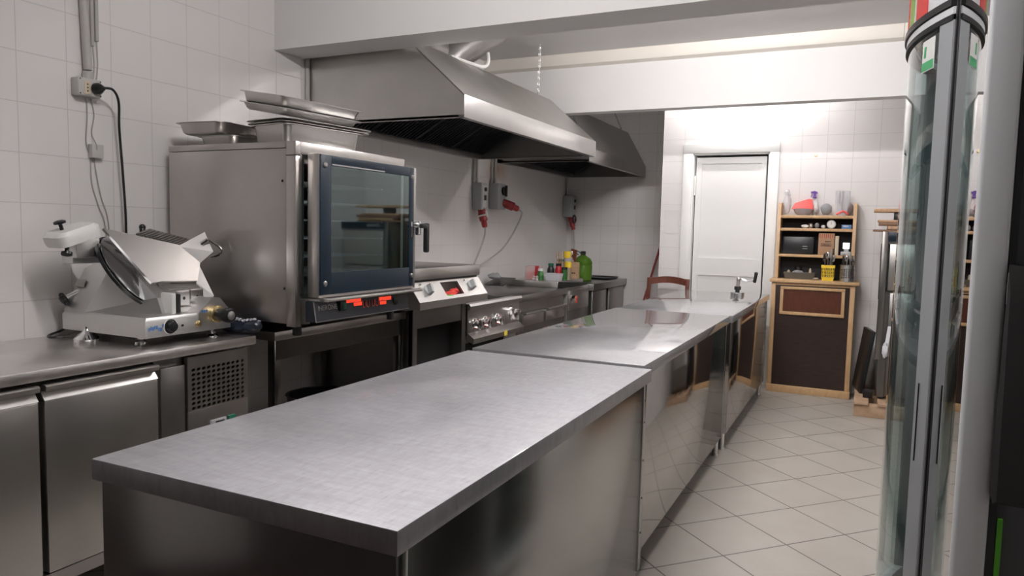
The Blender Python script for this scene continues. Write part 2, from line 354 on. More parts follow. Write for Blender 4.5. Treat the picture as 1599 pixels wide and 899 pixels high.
# ------------------------------------------------------------------ refrigerated counter
t = thing('refrigerated_counter', 'low steel refrigerated counter under the meat slicer', 'refrigerated counter', (-2.73, 1.2, 0))
XF = -2.393
MB().box(XL+.006, XF, .35, 2.375, .812, .85, .004).make('worktop', 'counter_steel', t)
b = MB().box(XL+.02, XF-.09, .37, 2.35, .14, .81).box(XF-.10, XF-.05, 1.895, 2.03, .15, .80).box(XF-.1, XF-.02, .37, 2.35, .10, .145)
b.make('body', 'steel_dark', t)
MB().box(XF-.10, XF-.028, 1.91, 2.022, .15, .772, .003).make('filler_panel', 'steel_dark', t)
def cdoor(y0, y1):
    d = MB().box(XF-.085, XF-.012, y0, y1, .15, .742, .006).make('door', 'steel_door', t)
    MB().prism([(XF-.08, .745), (XF-.012, .742), (XF-.03, .765), (XF-.03, .772), (XF-.004, .775), (XF-.002, .79), (XF-.01, .796), (XF-.08, .796)], 'y', y0, y1).make('handle', 'steel_bright', d)
cdoor(.92, 1.438); cdoor(1.457, 1.886)
# compressor panel with slots
b = MB(); xg = XF-.02
ys = [2.045+.026*k for k in range(12)]
b.box(xg-.02, xg, 2.028, 2.345, .15, .578, .002).box(xg-.02, xg, 2.028, 2.345, .755, .80).box(xg-.02, xg, 2.028, 2.043, .578, .755).box(xg-.02, xg, 2.325, 2.345, .578, .755).make('compressor_panel', 'steel_warm', t)
# slotted field built from a sheet with real holes
b = MB(); nz, ny = 9, 11; dy, dz = (2.325-2.043)/ny, (.755-.578)/nz
for i in range(ny):
    for j in range(nz):
        a0, a1, c0, c1 = 2.043+i*dy, 2.043+(i+1)*dy, .578+j*dz, .578+(j+1)*dz; cy, cz = (a0+a1)/2, (c0+c1)/2
        out = [(a0, c0), (cy, c0), (a1, c0), (a1, cz), (a1, c1), (cy, c1), (a0, c1), (a0, cz)]
        inn = [(cy-.009, cz-.0035), (cy-.003, cz-.007), (cy+.007, cz-.004), (cy+.009, cz), (cy+.009, cz+.0035), (cy+.003, cz+.007), (cy-.007, cz+.004), (cy-.009, cz)]
        b.loft([[(xg, *p) for p in out], [(xg, *p) for p in inn], [(xg-.004, *p) for p in inn]], False, False)
bmesh.ops.remove_doubles(b.bm, verts=b.bm.verts[:], dist=.0004)
b.make('vent_grille', 'steel_warm', t)
MB().box(xg-.06, xg-.03, 2.04, 2.33, .56, .77).make('vent_backing', 'black_hole', t)
cp = MB().box(xg, xg+.012, 2.135, 2.215, .475, .52, .003).make('thermostat', 'grey_plastic', t)
MB().box(xg+.012, xg+.014, 2.155, 2.2, .483, .513).make('display', 'black', cp)
MB().box(xg, xg+.014, 2.228, 2.262, .478, .522, .003).make('switch', 'green_switch', t)
MB().lathe_ax([(.016, 0), (.016, .006), (.009, .008), (.009, .022)], (xg, 2.075, .478), (1, 0, 0)).make('lock_knob', 'chrome', t)
for y in (.5, 2.25):
    for x in (XL+.1, XF-.12): MB().cyl((x, y, 0), (x, y, .14), .02).make('leg', 'steel_bright', t)

# ------------------------------------------------------------------ meat slicer
t = thing('meat_slicer', 'grey cast meat slicer with round blade on the refrigerated counter', 'meat slicer', (-2.76, 2.1, .85))
SX = -2.491
base = [(-3.0, 1.90), (SX, 1.90), (SX, 2.315), (-3.0, 2.315)]
b = MB().loft([[(x, y, .885) for x, y in base], [(x, y, .95) for x, y in base], [(-2.99, 1.91, .964), (SX-.008, 1.91, .964), (SX-.008, 2.3, .964), (-2.99, 2.3, .964)]])
b.prism([(2.15, .885), (2.15, .962), (2.222, 1.022), (2.264, 1.02), (2.318, .963), (2.322, .885)], 'x', -2.64, SX+.001).make('base', 'alu_cast', t)
b = MB().hull([(-2.995, 1.903, .962), (-2.86, 1.903, .962), (-2.57, 2.04, .962), (-2.57, 2.14, .962), (-2.995, 2.16, .962), (-2.99, 1.995, 1.135), (-2.935, 2.0, 1.14), (-2.845, 2.045, 1.20), (-2.86, 2.10, 1.2), (-2.98, 2.1, 1.19), (-2.60, 2.04, 1.03), (-2.6, 2.1, 1.02)])
b.make('motor_housing', 'alu_cast', t, 12)
nrm = Vector((.70, .42, .58)).normalized(); bc = Vector((-2.762, 2.05, 1.135))
MB().lathe_ax([(.03, -.03), (.165, -.014), (.168, -.002), (.168, 0), (.150, .006), (.05, .016), (.02, .02)], bc, nrm, 48).make('blade', 'blade_steel', t)
MB().lathe_ax([(.176, -.022), (.176, -.010), (.170, -.008), (.170, -.022)], bc, nrm, 48).make('blade_guard', 'black', t)
P1, P2, P3, P4 = (-2.75, 2.265, 1.2325), (-2.69, 2.328, 1.154), (-2.66, 2.382, 1.21), (-2.72, 2.388, 1.298)
MB().slab([(-2.80, 1.945, 1.302), P1, P2, (-2.66, 2.286, 1.077), (-2.66, 2.111, 1.084), (-2.68, 2.071, 1.078)], -.012).make('gauge_plate', 'alu', t)
MB().hull([P2, (-2.695, 2.333, 1.15), (-2.66, 2.286, 1.077), (-2.64, 2.29, .985), (-2.62, 2.336, .985), (-2.61, 2.34, 1.015), (-2.66, 2.36, .985), (-2.69, 2.34, 1.0)]).make('plate_bracket', 'alu_cast', t, 12)
b = MB().box(-2.70, -2.56, 2.10, 2.32, .962, .985, .004).hull([(-2.66, 2.115, 1.078), (-2.66, 2.28, 1.072), (-2.63, 2.12, 1.06), (-2.63, 2.28, 1.06), (-2.63, 2.13, 1.03), (-2.63, 2.28, 1.03), (-2.69, 2.13, 1.0), (-2.69, 2.28, 1.0)])
b.box(-2.632, -2.58, 2.12, 2.19, .985, 1.055, .008).box(-2.632, -2.60, 2.205, 2.275, 1.0, 1.055, .006).make('carriage_foot', 'alu', t, 15)
MB().box(-2.60, -2.53, 2.055, 2.075, .964, 1.05, .004).make('tray_stop', 'white_plastic', t)
MB().box(-2.60, -2.55, 2.075, 2.115, .964, 1.042, .004).make('tray_block', 'black', t)
for y in (2.155, 2.24): MB().cyl((-2.581 if y < 2.2 else -2.601, y, 1.02), (-2.579 if y < 2.2 else -2.599, y, 1.02), .007, n=10).make('carriage_screw', 'black', t)
# grooved meat pusher, end plate and rod
A, Bp = Vector((-2.83, 2.188, 1.304)), Vector((-2.77, 2.359, 1.257)); d = Bp-A; n_ = 11; b = MB()
up = Vector((.35, .05, 1)).normalized(); wv = Vector(P1)-Bp; wv *= .85
for k in range(n_):
    p0 = A+d*(k/n_); p1 = A+d*((k+.62)/n_); pm = A+d*((k+1)/n_)
    q = [p0, p1, p1+wv, p0+wv]; b.loft([[tuple(v-up*.02) for v in q], [tuple(v+up*.006) for v in q]])
    q = [p1, pm, pm+wv, p1+wv]; b.loft([[tuple(v-up*.02) for v in q], [tuple(v-up*.002) for v in q]])
b.make('meat_grip', 'alu', t)
MB().slab([P1, P2, P3, P4], .006).make('end_plate', 'steel_bright', t)
MB().tube([(-2.70, 2.36, 1.245), (-2.685, 2.372, 1.262), (-2.64, 2.395, 1.235), (-2.63, 2.403, 1.205), (-2.67, 2.38, 1.185)], .006, 8, 3).cyl((-2.70, 2.355, 1.243), (-2.68, 2.37, 1.262), .012).make('grip_rod', 'chrome', t)
MB().cyl((-2.845, 2.165, 1.29), (-2.85, 2.168, 1.312), .012).ball((-2.85, 2.168, 1.315), .014).make('grip_knob', 'black', t)
# sharpener
b = MB().loft([rrect(-2.89, -2.76, 1.755, 1.925, -.02, .03), rrect(-2.895, -2.755, 1.75, 1.93, .0, .035), rrect(-2.895, -2.755, 1.75, 1.93, .022, .035), rrect(-2.885, -2.765, 1.765, 1.915, .036, .03)])
b.xf(Matrix.Translation((-2.825, 1.84, 1.275)) @ Matrix.Rotation(.32, 4, 'X') @ Matrix.Translation((2.825, -1.84, 0))).make('sharpener_cover', 'white_plastic', t)
b = MB().box(-2.87, -2.79, 1.83, 1.93, 1.19, 1.27, .006).box(-2.90, -2.83, 1.84, 2.03, 1.165, 1.215, .005); b.make('sharpener_arm', 'alu_cast', t)
MB().lathe_ax([(.007, 0), (.007, .022), (.022, .026), (.022, .034), (.012, .038)], (-2.83, 1.80, 1.30), (0, -.3, 1)).make('sharpener_knob', 'black', t)
MB().lathe_ax([(.008, 0), (.008, .02), (.02, .024), (.02, .034)], (-2.80, 1.80, 1.235), (.3, -.3, -1)).make('sharpener_knob', 'black', t)
# clamp knob
ax = Vector((-.35, -.8, -.45)); c0 = Vector((-2.965, 1.955, 1.04))
MB().cyl(c0, c0+ax*.055, .012).make('clamp_rod', 'chrome', t)
b = MB(); c1 = c0+ax*.055
b.lathe_ax([(.012, 0), (.022, .008), (.022, .02), (.012, .026)], c1, ax)
for k in range(5):
    u = ax.normalized().orthogonal().normalized(); v = ax.normalized().cross(u); a = k*2*math.pi/5
    b.ball(tuple(c1+ax.normalized()*.012+(u*math.cos(a)+v*math.sin(a))*.02), .011, 8, 6)
b.make('clamp_knob', 'black', t)
kb = MB().lathe_ax([(.029, 0), (.029, .004), (.022, .006), (.020, .02), (.005, .022)], (SX+.001, 2.013, .922), (1, 0, 0), 24).make('dial', 'black', t)
MB().lathe_ax([(.033, 0), (.033, .0025), (.030, .003), (.030, 0)], (SX+.001, 2.013, .922), (1, 0, 0), 24).make('dial_ring', 'white_plastic', kb)
MB().lathe_ax([(.014, 0), (.014, .005), (.010, .008)], (SX+.001, 2.148, .918), (1, 0, 0)).make('start_button', 'brass', t)
MB().lathe_ax([(.005, 0), (.005, .003)], (SX+.001, 2.07, .92), (1, 0, 0)).make('indicator', 'black', t)
MB().lathe_ax([(.036, 0), (.036, .022), (.030, .026)], (SX+.001, 2.235, .952), (1, -.05, 0), 28).make('scale_ring', 'brass', t)
kb = MB().lathe_ax([(.024, .02), (.026, .03), (.026, .07), (.031, .074), (.031, .098), (.024, .102)], (SX+.001, 2.235, .952), (1, -.05, 0), 24).make('thickness_knob', 'black', t)
MB().lathe_ax([(.019, .1015), (.019, .104), (.008, .106)], (SX+.001, 2.235, .952), (1, -.05, 0)).make('knob_cap', 'steel_bright', kb)
b = MB(); random.seed(3)
for k in range(9):
    y = 1.913+k*.009; z = .922+random.uniform(-.008, .008); b.box(SX+.001, SX+.002, y, y+.006, z-.006, z+.008)
b.make('worn_blue_mark', 'blue_mark', t)
b = MB()
for k in range(3): b.box(SX+.001, SX+.002, 2.165+k*.012, 2.173+k*.012, .962, .974)
b.make('blue_logo', 'blue_mark', t)
MB().slab([(-2.99, 1.949, 1.06), (-2.93, 1.949, 1.06), (-2.935, 1.965, 1.09), (-2.985, 1.965, 1.09)], .002).make('sticker', 'light_grey', t)
for x, y in ((-2.86, 1.86), (-2.56, 1.97), (-2.46, 2.24), (-2.97, 2.27)):
    if y == 1.86: MB().lathe([(.05, .85), (.05, .856), (.036, .872), (.02, .884), (.012, .892), (.010, .905)], x+.01, y+.045).make('foot', 'chrome', t)
    else: MB().lathe([(.024, .85), (.024, .856), (.012, .866), (.012, .89)], x-.05, y).make('foot', 'chrome', t)
MB().tube([(-3.02, 1.95, .90), (-3.055, 1.93, .87), (-3.045, 1.87, .857), (-2.98, 1.84, .857), (-2.95, 1.90, .858)], .005, 8, 5).make('power_lead', 'black', t)
# crumpled dark bag
b = MB(); random.seed(11)
b.ball((-2.53, 2.375, .888), (.10, .045, .034), 20, 8, .1); b.ball((-2.43, 2.385, .888), (.055, .036, .032), 14, 7, .15)
bg = one('plastic_bag', b, 'bag_navy', 'crumpled dark plastic bag lying between slicer and oven', 'bag'); OFF[bg.name] = bg.location.copy()
b = MB()
for k in range(7): b.ball((-2.48+.014*k, 2.345+.008*k, .918+random.uniform(-.012, .004)), (.006, .012, .007), 8, 5, .3)
b.make('bag_print', 'bag_print', bg)

# ------------------------------------------------------------------ oven stand and oven
t = thing('oven_stand', 'open steel stand carrying the oven', 'stand', (-2.72, 3.0, 0))
SY0, SY1 = 2.487, 3.545
MB().box(XL+.02, XF, SY0, SY1, .808, .85, .003).make('stand_top', 'steel_warm', t)
MB().box(XF-.045, XF-.012, SY0+.02, SY1-.02, .715, .808).make('apron', 'steel_side', t); MB().box(XL+.03, XL+.05, SY0+.02, SY1-.02, .715, .808).make('apron', 'steel_side', t)
for x in (XL+.05, XF-.055):
    for y in (SY0+.012, SY1-.055): MB().box(x, x+.042, y, y+.042, 0, .808, .002).make('leg', 'steel_side', t)
MB().box(XL+.04, XF-.03, SY0+.03, SY1-.03, .17, .195).make('lower_shelf', 'steel_dark', t)
t = thing('cooking_pot', 'dark wide pot on the lower shelf under the oven', 'pot', (-2.68, 3.15, .195))
MB().lathe([(.17, .195), (.185, .21), (.19, .40), (.2, .405), (.182, .405), (.175, .215)], -2.68, 3.15, 28).make('pot_body', 'black', t)
MB().tube([(-2.5, 3.1, .36), (-2.45, 3.1, .37), (-2.45, 3.2, .37), (-2.5, 3.2, .36)], .007).make('pot_handle', 'black', t)

OY0, OY1, OX0, OX1, OZ0, OZ1 = 2.43, 3.25, -3.0, -2.215, .905, 1.70
t = thing('convection_oven', 'large steel convection oven with a dark blue glass door', 'oven', (-2.6, 2.84, .85))
b = MB(); w = .03
b.box(OX0, OX1-.055, OY0, OY0+w, OZ0, OZ1-.03, .002).box(OX0, OX1, OY1-w, OY1, OZ0, OZ1-.03, .002).box(OX0, OX0+w, OY0+w, OY1-w, OZ0, OZ1-.03).box(OX0, OX1-.03, OY0+w, OY1-w, OZ0, OZ0+.13).box(OX0, OX1-.03, OY0+w, OY1-w, OZ1-.09, OZ1-.03)
b.box(OX0, OX1-.055, OY0-.002, OY1, OZ1-.028, OZ1, .003)
b.make('oven_body', 'steel_warm', t)
MB().box(OX1-.053, OX1, OY0-.003, OY0+.03, OZ0-.012, OZ1-.062, .002).box(OX1-.053, OX1, OY0-.003, OY0+.03, OZ1-.059, OZ1, .002).box(OX1-.02, OX1, OY0+.03, OY1, OZ1-.055, OZ1, .002).box(OX1-.02, OX1, OY1-.03, OY1, OZ0+.13, OZ1-.05).box(OX1-.02, OX1-.002, OY0+.03, OY0+.04, OZ0+.13, OZ1-.05).make('front_trim', 'steel_warm', t)
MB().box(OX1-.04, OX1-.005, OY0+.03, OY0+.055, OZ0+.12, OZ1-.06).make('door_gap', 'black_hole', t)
b = MB()
for k in range(6):
    z = OZ0+.2+k*.085
    b.box(OX0+.05, OX1-.06, OY0+.07, OY0+.08, z, z+.008).box(OX0+.05, OX1-.06, OY1-.12, OY1-.11, z, z+.008)
    for j in range(9): b.box(OX0+.06+.08*j, OX0+.064+.08*j, OY0+.07, OY1-.11, z+.002, z+.006)
b.make('oven_rack', 'steel_bright', t)
MB().box(OX0+.031, OX0+.04, OY0+.05, OY1-.05, OZ0+.14, OZ1-.1).box(OX0+.04, OX1-.06, OY0+.031, OY0+.036, OZ0+.14, OZ1-.1).make('oven_liner', 'fridge_in', t)
MB().cyl((OX0+.04, 2.82, 1.34), (OX0+.06, 2.82, 1.34), .19, n=28).cyl((OX0+.06, 2.82, 1.34), (OX0+.075, 2.82, 1.34), .06).make('fan_cover', 'steel_dark', t)
# door
dx0, dx1, dy0, dy1, dz0, dz1 = OX1+.022, -2.125, 2.477, 3.208, 1.035, 1.648
b = MB().box(dx0, dx1-.006, dy0, dy0+.035, dz0-.012, dz1+.002, .004).box(dx0, dx1-.002, dy1, dy1+.022, dz0-.012, dz1+.002, .003).box(dx0, dx1-.006, dy0+.03, dy1, dz0-.012, dz0).box(dx0, dx1-.006, dy0+.03, dy1, dz1-.008, dz1+.002)
dr = b.make('oven_door', 'steel_warm', t)
gy0, gy1, gz0, gz1 = dy0+.078, dy1-.038, dz0+.098, dz1-.045
b = MB().box(dx1-.012, dx1, dy0+.006, gy0, dz0, dz1, .001).box(dx1-.012, dx1, gy1, dy1, dz0, dz1, .001).box(dx1-.012, dx1, gy0, gy1, dz0, gz0, .001).box(dx1-.012, dx1, gy0, gy1, gz1, dz1, .001)
b.make('glass_border', 'navy', dr)
MB().box(dx1-.009, dx1-.003, gy0, gy1, gz0, gz1).make('glass', 'oven_glass', dr)
b = MB()
for k in range(46): b.box(dx1, dx1+.0006, gy0+.006+k*.0085, gy0+.011+k*.0085, gz1+.003, gz1+.009)
b.make('printed_scale', 'light_grey', dr)
for y, z in ((dy0+.035, dz1-.045), (dy0+.035, dz0+.05), (dy1-.018, dz1-.05), (dy1-.018, dz0+.055)): MB().lathe_ax([(.013, 0), (.013, .004), (.008, .008)], (dx1, y, z), (1, 0, 0)).make('door_bolt', 'steel_dark', dr)
MB().box(dx1+.004, dx1+.03, dy1+.004, dy1+.028, 1.30, 1.375, .008).lathe_ax([(.02, 0), (.018, .02), (.012, .03)], (dx1, dy1+.012, 1.355), (1, .2, 0)).box(dx1-.002, dx1+.005, dy1-.03, dy1-.018, 1.29, 1.37).make('latch', 'chrome', dr)
MB().box(dx1+.02, dx1+.05, dy1+.012, dy1+.075, 1.338, 1.362, .008).box(dx1+.024, dx1+.05, dy1+.052, dy1+.082, 1.21, 1.365, .008).make('handle', 'black', dr)
MB().tube([(-2.19, dy0+.03, 1.018), (-2.10, dy0+.0, 1.016), (-2.09, dy0+.02, 1.016), (-2.09, dy1+.02, 1.016)], .009, 8).box(-2.2, -2.085, dy0, dy1+.03, 1.008, 1.018).make('drip_gutter', 'steel_warm', dr)
b = MB().box(OX1-.03, -2.19, OY0+.03, OY0+.06, OZ0, OZ0+.11).make('oven_lower_body', 'steel_dark', t)
cp = MB().prism([(OX1-.01, .915), (-2.132, .918), (-2.146, 1.006), (OX1-.01, 1.006)], 'y', 2.462, 3.182).make('control_panel', 'panel_navy', t)
def cpx(z): return -2.132-(z-.918)*(.014/.088)
b = MB().box(-2.1335, -2.1305, 2.462, 3.182, .916, .919).prism([(-2.133, .918), (-2.1305, .918), (-2.1445, 1.006), (-2.147, 1.006)], 'y', 2.461, 2.464); b.make('panel_edge', 'steel_bright', cp)
text('brand_lettering', 'NERONE', .032, (cpx(.978)+.001, 2.552, .975), (math.pi/2-.15, 0, math.pi/2), 'light_grey', cp)
MB().box(cpx(.975)-.002, cpx(.975)+.012, 2.625, 2.668, .953, 1.0, .003).make('power_switch', 'black', cp)
MB().box(cpx(.975)+.012, cpx(.975)+.015, 2.642, 2.664, .96, .994, .002).make('switch_lamp', 'green_switch', cp)
for y0, y1, z0, z1 in ((2.682, 2.792, .984, 1.0), (2.735, 2.795, .966, .982), (2.935, 3.035, .975, .993), (2.938, 2.99, .956, .972)):
    MB().box(cpx(z0)-.004, cpx((z0+z1)/2)+.002, y0, y1, z0, z1, .001).make('red_display', 'red_display', cp)
for yc in (2.825, 2.897):
    b = MB()
    for s in (-1, 1): b.tube([(cpx(.97)+.001, yc+s*.015-.011, .985), (cpx(.96)+.001, yc+s*.015-.008, .958), (cpx(.96)+.001, yc+s*.015+.008, .958), (cpx(.97)+.001, yc+s*.015+.011, .985)], .0022, 6, 3)
    b.make('touch_mark', 'coral', cp)
MB().box(cpx(.975)-.002, cpx(.975)+.006, 3.05, 3.085, .945, .985, .003).make('timer_switch', 'black', cp)
for x in (OX0+.05, OX1-.04):
    for y in (OY0+.05, OY1-.06): MB().cyl((x, y, .85), (x, y, .91), .02).make('foot', 'rubber', t)
MB().cyl((OX1-.075, OY0-.0022, 1.53), (OX1-.075, OY0-.001, 1.53), .006).cyl((OX1-.065, OY0-.0022, 1.06), (OX1-.065, OY0-.001, 1.06), .006).make('side_hole', 'black_hole', t)

# ------------------------------------------------------------------ pans on the oven
def pan(name, label, mb, mat='steel_bright', group='steel gastronorm pans on the oven'): return one(name, mb, mat, label, 'pan', group)
OT = OZ1+.001
b = MB().pan(-.11, .11, -.20, .20, OT, OT+.052); b.xf(Matrix.Translation((-2.80, 2.72, 0)) @ Matrix.Rotation(.05, 4, 'Z'))
pan('steel_pan', 'small steel pan on the oven under the overhanging shallow pan', b)
b = MB().pan(-.13, .13, -.19, .21, OT+.054, OT+.105); b.xf(Matrix.Translation((-2.83, 2.63, 0)) @ Matrix.Rotation(.08, 4, 'Z'))
pan('steel_pan', 'shallow steel pan jutting out above the slicer side of the oven', b, 'steel_warm')
Rz = Matrix.Translation((-2.435, 2.755, 0)) @ Matrix.Rotation(-.16, 4, 'Z')
b = MB().pan(-.125, .125, -.225, .225, OT, OT+.092, fl=.02); pan('steel_pan', 'deep steel pan at the bottom of the stack on the oven', b.xf(Rz))
for k, (dz, s_, dx_) in enumerate(((.096, .02, .0), (.109, .03, .006))):
    b = MB().pan(-.125-s_*.3, .125+s_*.4, -.228-s_*.3, .245+s_, OT+dz-.004-.0+.0, OT+dz+.004, fl=.02, d=.004, t=.002)
    pan('steel_pan', ['flat steel tray resting on the deep pan', 'flat steel tray second above the deep pan'][k], b.xf(Rz))
Rt = Matrix.Translation((-2.455, 2.73, OT+.118)) @ Matrix.Rotation(-.12, 4, 'Z') @ Matrix.Translation((.15, 0, 0)) @ Matrix.Rotation(.17, 4, 'Y') @ Matrix.Translation((-.15, 0, 0))
b = MB().pan(-.15, .15, -.235, .235, .004, .036, fl=.018).xf(Rt); pan('steel_pan', 'tilted steel pan just below the topmost one', b)
b = MB().pan(-.152, .152, -.238, .238, .034, .085, fl=.018).xf(Rt); pan('steel_pan', 'topmost tilted steel pan on the oven stack', b)

# ------------------------------------------------------------------ wall electrics, front part
def wallbits():
    t = thing('conduit_pipe', 'thick grey conduit coming down the tiles to the socket box', 'pipe', (XL+.02, 2.07, 1.96))
    MB().tube([(XL+.022, 2.055, ZC), (XL+.022, 2.06, 2.3), (XL+.022, 2.072, 1.985)], .018, 14, 2).make('pipe', 'conduit', t)
    MB().lathe_ax([(.022, 0), (.022, .03), (.019, .034)], (XL+.022, 2.072, 1.945), (0, 0, 1)).make('pipe_fitting', 'conduit', t)
    MB().box(XL+.001, XL+.014, 2.098, 2.112, 2.095, ZC, .002).tube([(XL+.006, 2.108, 2.10), (XL+.008, 2.112, 2.02), (XL+.008, 2.106, 1.955)], .003, 6, 2).make('x', 'conduit').name = 'cable_trunking'
    tag(bpy.data.objects['cable_trunking'], 'slim grey cable duct directly beside the thick conduit', 'cable duct')
    b = MB().box(XL+.001, XL+.014, 2.118, 2.133, 2.12, ZC, .002).tube([(XL+.006, 2.126, 2.12), (XL+.008, 2.128, 2.02), (XL+.008, 2.12, 1.95)], .003, 6, 2)
    one('cable_trunking', b, 'conduit', 'slim grey cable duct standing farthest from the thick conduit', 'cable duct')
    t = thing('socket_box', 'grey wall socket box with a black plug in it', 'socket', (XL, 2.06, 1.86))
    MB().box(XL+.001, XL+.055, 2.008, 2.112, 1.87, 1.945, .005).make('box', 'light_grey', t)
    sk = MB().box(XL+.055, XL+.058, 2.032, 2.06, 1.875, 1.932, .001).make('socket_plate', 'cream', t)
    b = MB()
    for z in (1.89, 1.904, 1.918): b.cyl((XL+.058, 2.046, z), (XL+.0586, 2.046, z), .0035, n=8)
    b.make('socket_hole', 'black', sk)
    b = MB()
    for y in (2.015, 2.106):
        for z in (1.877, 1.938): b.cyl((XL+.055, y, z), (XL+.0565, y, z), .003, n=8)
    b.make('screw', 'black', t)
    t = thing('power_cable', 'black power cable hanging from the socket box behind the slicer', 'cord', (XL+.07, 2.08, 1.9))
    MB().lathe_ax([(.024, 0), (.024, .018), (.016, .03), (.010, .04)], (XL+.0582, 2.082, 1.905), (1, .25, .05)).make('plug', 'black', t)
    MB().tube([(XL+.095, 2.092, 1.908), (XL+.11, 2.125, 1.905), (XL+.09, 2.165, 1.86), (XL+.06, 2.187, 1.75), (XL+.055, 2.205, 1.53), (XL+.05, 2.218, 1.29), (XL+.03, 2.215, 1.0), (XL+.025, 2.17, .866), (XL+.03, 2.05, .858)], .0055, 8, 6).make('cord', 'black', t)
    one('junction_box', MB().box(XL+.001, XL+.032, 2.078, 2.132, 1.612, 1.672, .003), 'light_grey', 'small grey junction box on the tiles under the socket box', 'junction box')
    b = MB().tube([(XL+.006, 2.075, 1.868), (XL+.006, 2.075, 1.78), (XL+.006, 2.068, 1.68), (XL+.006, 2.085, 1.61), (XL+.006, 2.09, 1.5), (XL+.006, 2.12, 1.40), (XL+.006, 2.15, 1.30), (XL+.006, 2.16, .98)], .0026, 6, 5)
    one('wall_cable', b, 'cable_grey', 'thin pale cable running straight down past the edge of the small junction box', 'cable')
    b = MB().tube([(XL+.005, 2.095, 1.868), (XL+.005, 2.108, 1.80), (XL+.005, 2.095, 1.72), (XL+.034, 2.098, 1.66), (XL+.005, 2.105, 1.60), (XL+.006, 2.13, 1.45), (XL+.006, 2.165, 1.32), (XL+.006, 2.175, .98)], .0026, 6, 5)
    one('wall_cable', b, 'cable_grey', 'thin pale cable looping through the small junction box', 'cable')
wallbits()
b = MB().tube([(XL+.016, 3.455, ZC), (XL+.016, 3.455, 2.0)], .014, 12)
one('water_pipe', b, 'conduit', 'thin grey pipe on the wall at the corner of the near hood', 'pipe')

# ------------------------------------------------------------------ extractor hoods
def hood(label, Y0, Y1, XFr, zb, zf, zt, xt, mat, xb=XL+.01, inner='hood_inner'):
    t = thing('extractor_hood', label, 'hood', ((XFr+xb)/2, (Y0+Y1)/2, zb), 'extractor hoods')
    w = .004
    def shell(y): return [(xb, y, zb), (xb, y, zt), (xt, y, zt), (XFr, y, zf), (XFr, y, zb)]
    # skin with thickness: outer and inner lofts joined open at the bottom
    b = MB()
    sec = [(xb, zb), (xb, zt), (xt, zt), (XFr, zf), (XFr, zb)]
    for i in range(4):
        (a, za), (c, zc) = sec[i], sec[i+1]; nx, nz = (zc-za), -(c-a); L = math.hypot(nx, nz); nx, nz = nx/L*w, nz/L*w
        if i == 3: continue
        b.prism([(a, za), (c, zc), (c+nx, zc+nz), (a+nx, za+nz)], 'y', Y0, Y1)
    for y in (Y0, Y1-w): b.prism(sec, 'y', y, y+w)
    b.make('hood_shell', mat, t)
    MB().box(XFr-w, XFr+.003, Y0-.002, Y1+.002, zb-.004, zf+.002, .002).make('front_lip', 'steel_bright' if mat == 'steel_hood' else 'steel_dark', t)
    b = MB().box(XFr-.035, XFr-w, Y0, Y1, zb-.003, zb+.012).box(xb, xb+.05, Y0, Y1, zb-.003, zb+.03).box(xb, XFr, Y0, Y0+.022, zb-.003, zb+.012).box(xb, XFr, Y1-.022, Y1, zb-.003, zb+.012)
    b.make('grease_rail', 'steel_dark', t)
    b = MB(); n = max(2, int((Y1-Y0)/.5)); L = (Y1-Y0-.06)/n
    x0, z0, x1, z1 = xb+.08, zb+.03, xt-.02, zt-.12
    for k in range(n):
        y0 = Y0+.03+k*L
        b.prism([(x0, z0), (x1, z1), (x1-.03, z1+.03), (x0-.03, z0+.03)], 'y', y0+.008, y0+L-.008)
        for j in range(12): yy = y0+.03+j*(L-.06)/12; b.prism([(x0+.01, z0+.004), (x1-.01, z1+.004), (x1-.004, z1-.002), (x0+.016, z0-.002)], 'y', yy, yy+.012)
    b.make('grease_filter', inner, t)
    return t
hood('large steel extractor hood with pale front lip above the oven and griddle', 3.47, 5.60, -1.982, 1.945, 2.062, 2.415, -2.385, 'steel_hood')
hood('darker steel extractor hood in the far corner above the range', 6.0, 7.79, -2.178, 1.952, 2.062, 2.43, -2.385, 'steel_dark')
t = thing('exhaust_duct', 'shiny round exhaust duct rising from the near hood', 'duct', (-2.5, 4.35, 2.42))
MB().tube([(-2.58, 4.27, 2.42), (-2.58, 4.27, 2.45), (-2.55, 4.34, 2.53), (-2.46, 4.54, 2.68), (-2.40, 4.68, 2.80)], .12, 24, 4).make('duct_pipe', 'duct_steel', t)
MB().tube([(-2.72, 3.80, 2.53), (-2.66, 4.02, 2.53), (-2.62, 4.20, 2.50)], .115, 24, 6).make('flexible_hose', 'steel_dark', t)
MB().tube([(-2.40, 4.02, 2.418), (-2.375, 4.28, 2.42), (-2.36, 4.40, 2.43), (-2.35, 4.43, 2.47), (-2.36, 4.44, 2.53)], .012, 8, 3).make('duct_edge_strip', 'white_plastic', t)
t = thing('exhaust_duct', 'duct elbow on top of the far hood', 'duct', (-2.5, 6.5, 2.43))
MB().tube([(-2.52, 6.5, 2.436), (-2.52, 6.5, 2.52), (-2.46, 6.55, 2.62), (-2.45, 6.7, 2.80)], .13, 24, 4).make('duct_pipe', 'steel_bright', t)
def chain(name, label, p, q):
    b = MB(); p, q = Vector(p), Vector(q); n = int((q-p).length/.022); d = (q-p).normalized(); u = d.orthogonal().normalized(); v = d.cross(u)
    for k in range(n):
        c = p+d*(k+.5)*(q-p).length/n; a = u if k % 2 else v
        b.tube([tuple(c+d*.014*math.cos(2*math.pi*i/8)+a*.007*math.sin(2*math.pi*i/8)) for i in range(9)], .0022, 5)
    b.cyl(tuple(q), tuple(q-d*.0-Vector((0, 0, .02))), .008, n=8)
    one('hanging_chain', b, 'steel_dark', label, 'chain')
chain('c', 'chain holding the near hood from the ceiling', (-2.38, 5.35, ZC), (-2.40, 5.38, 2.442))
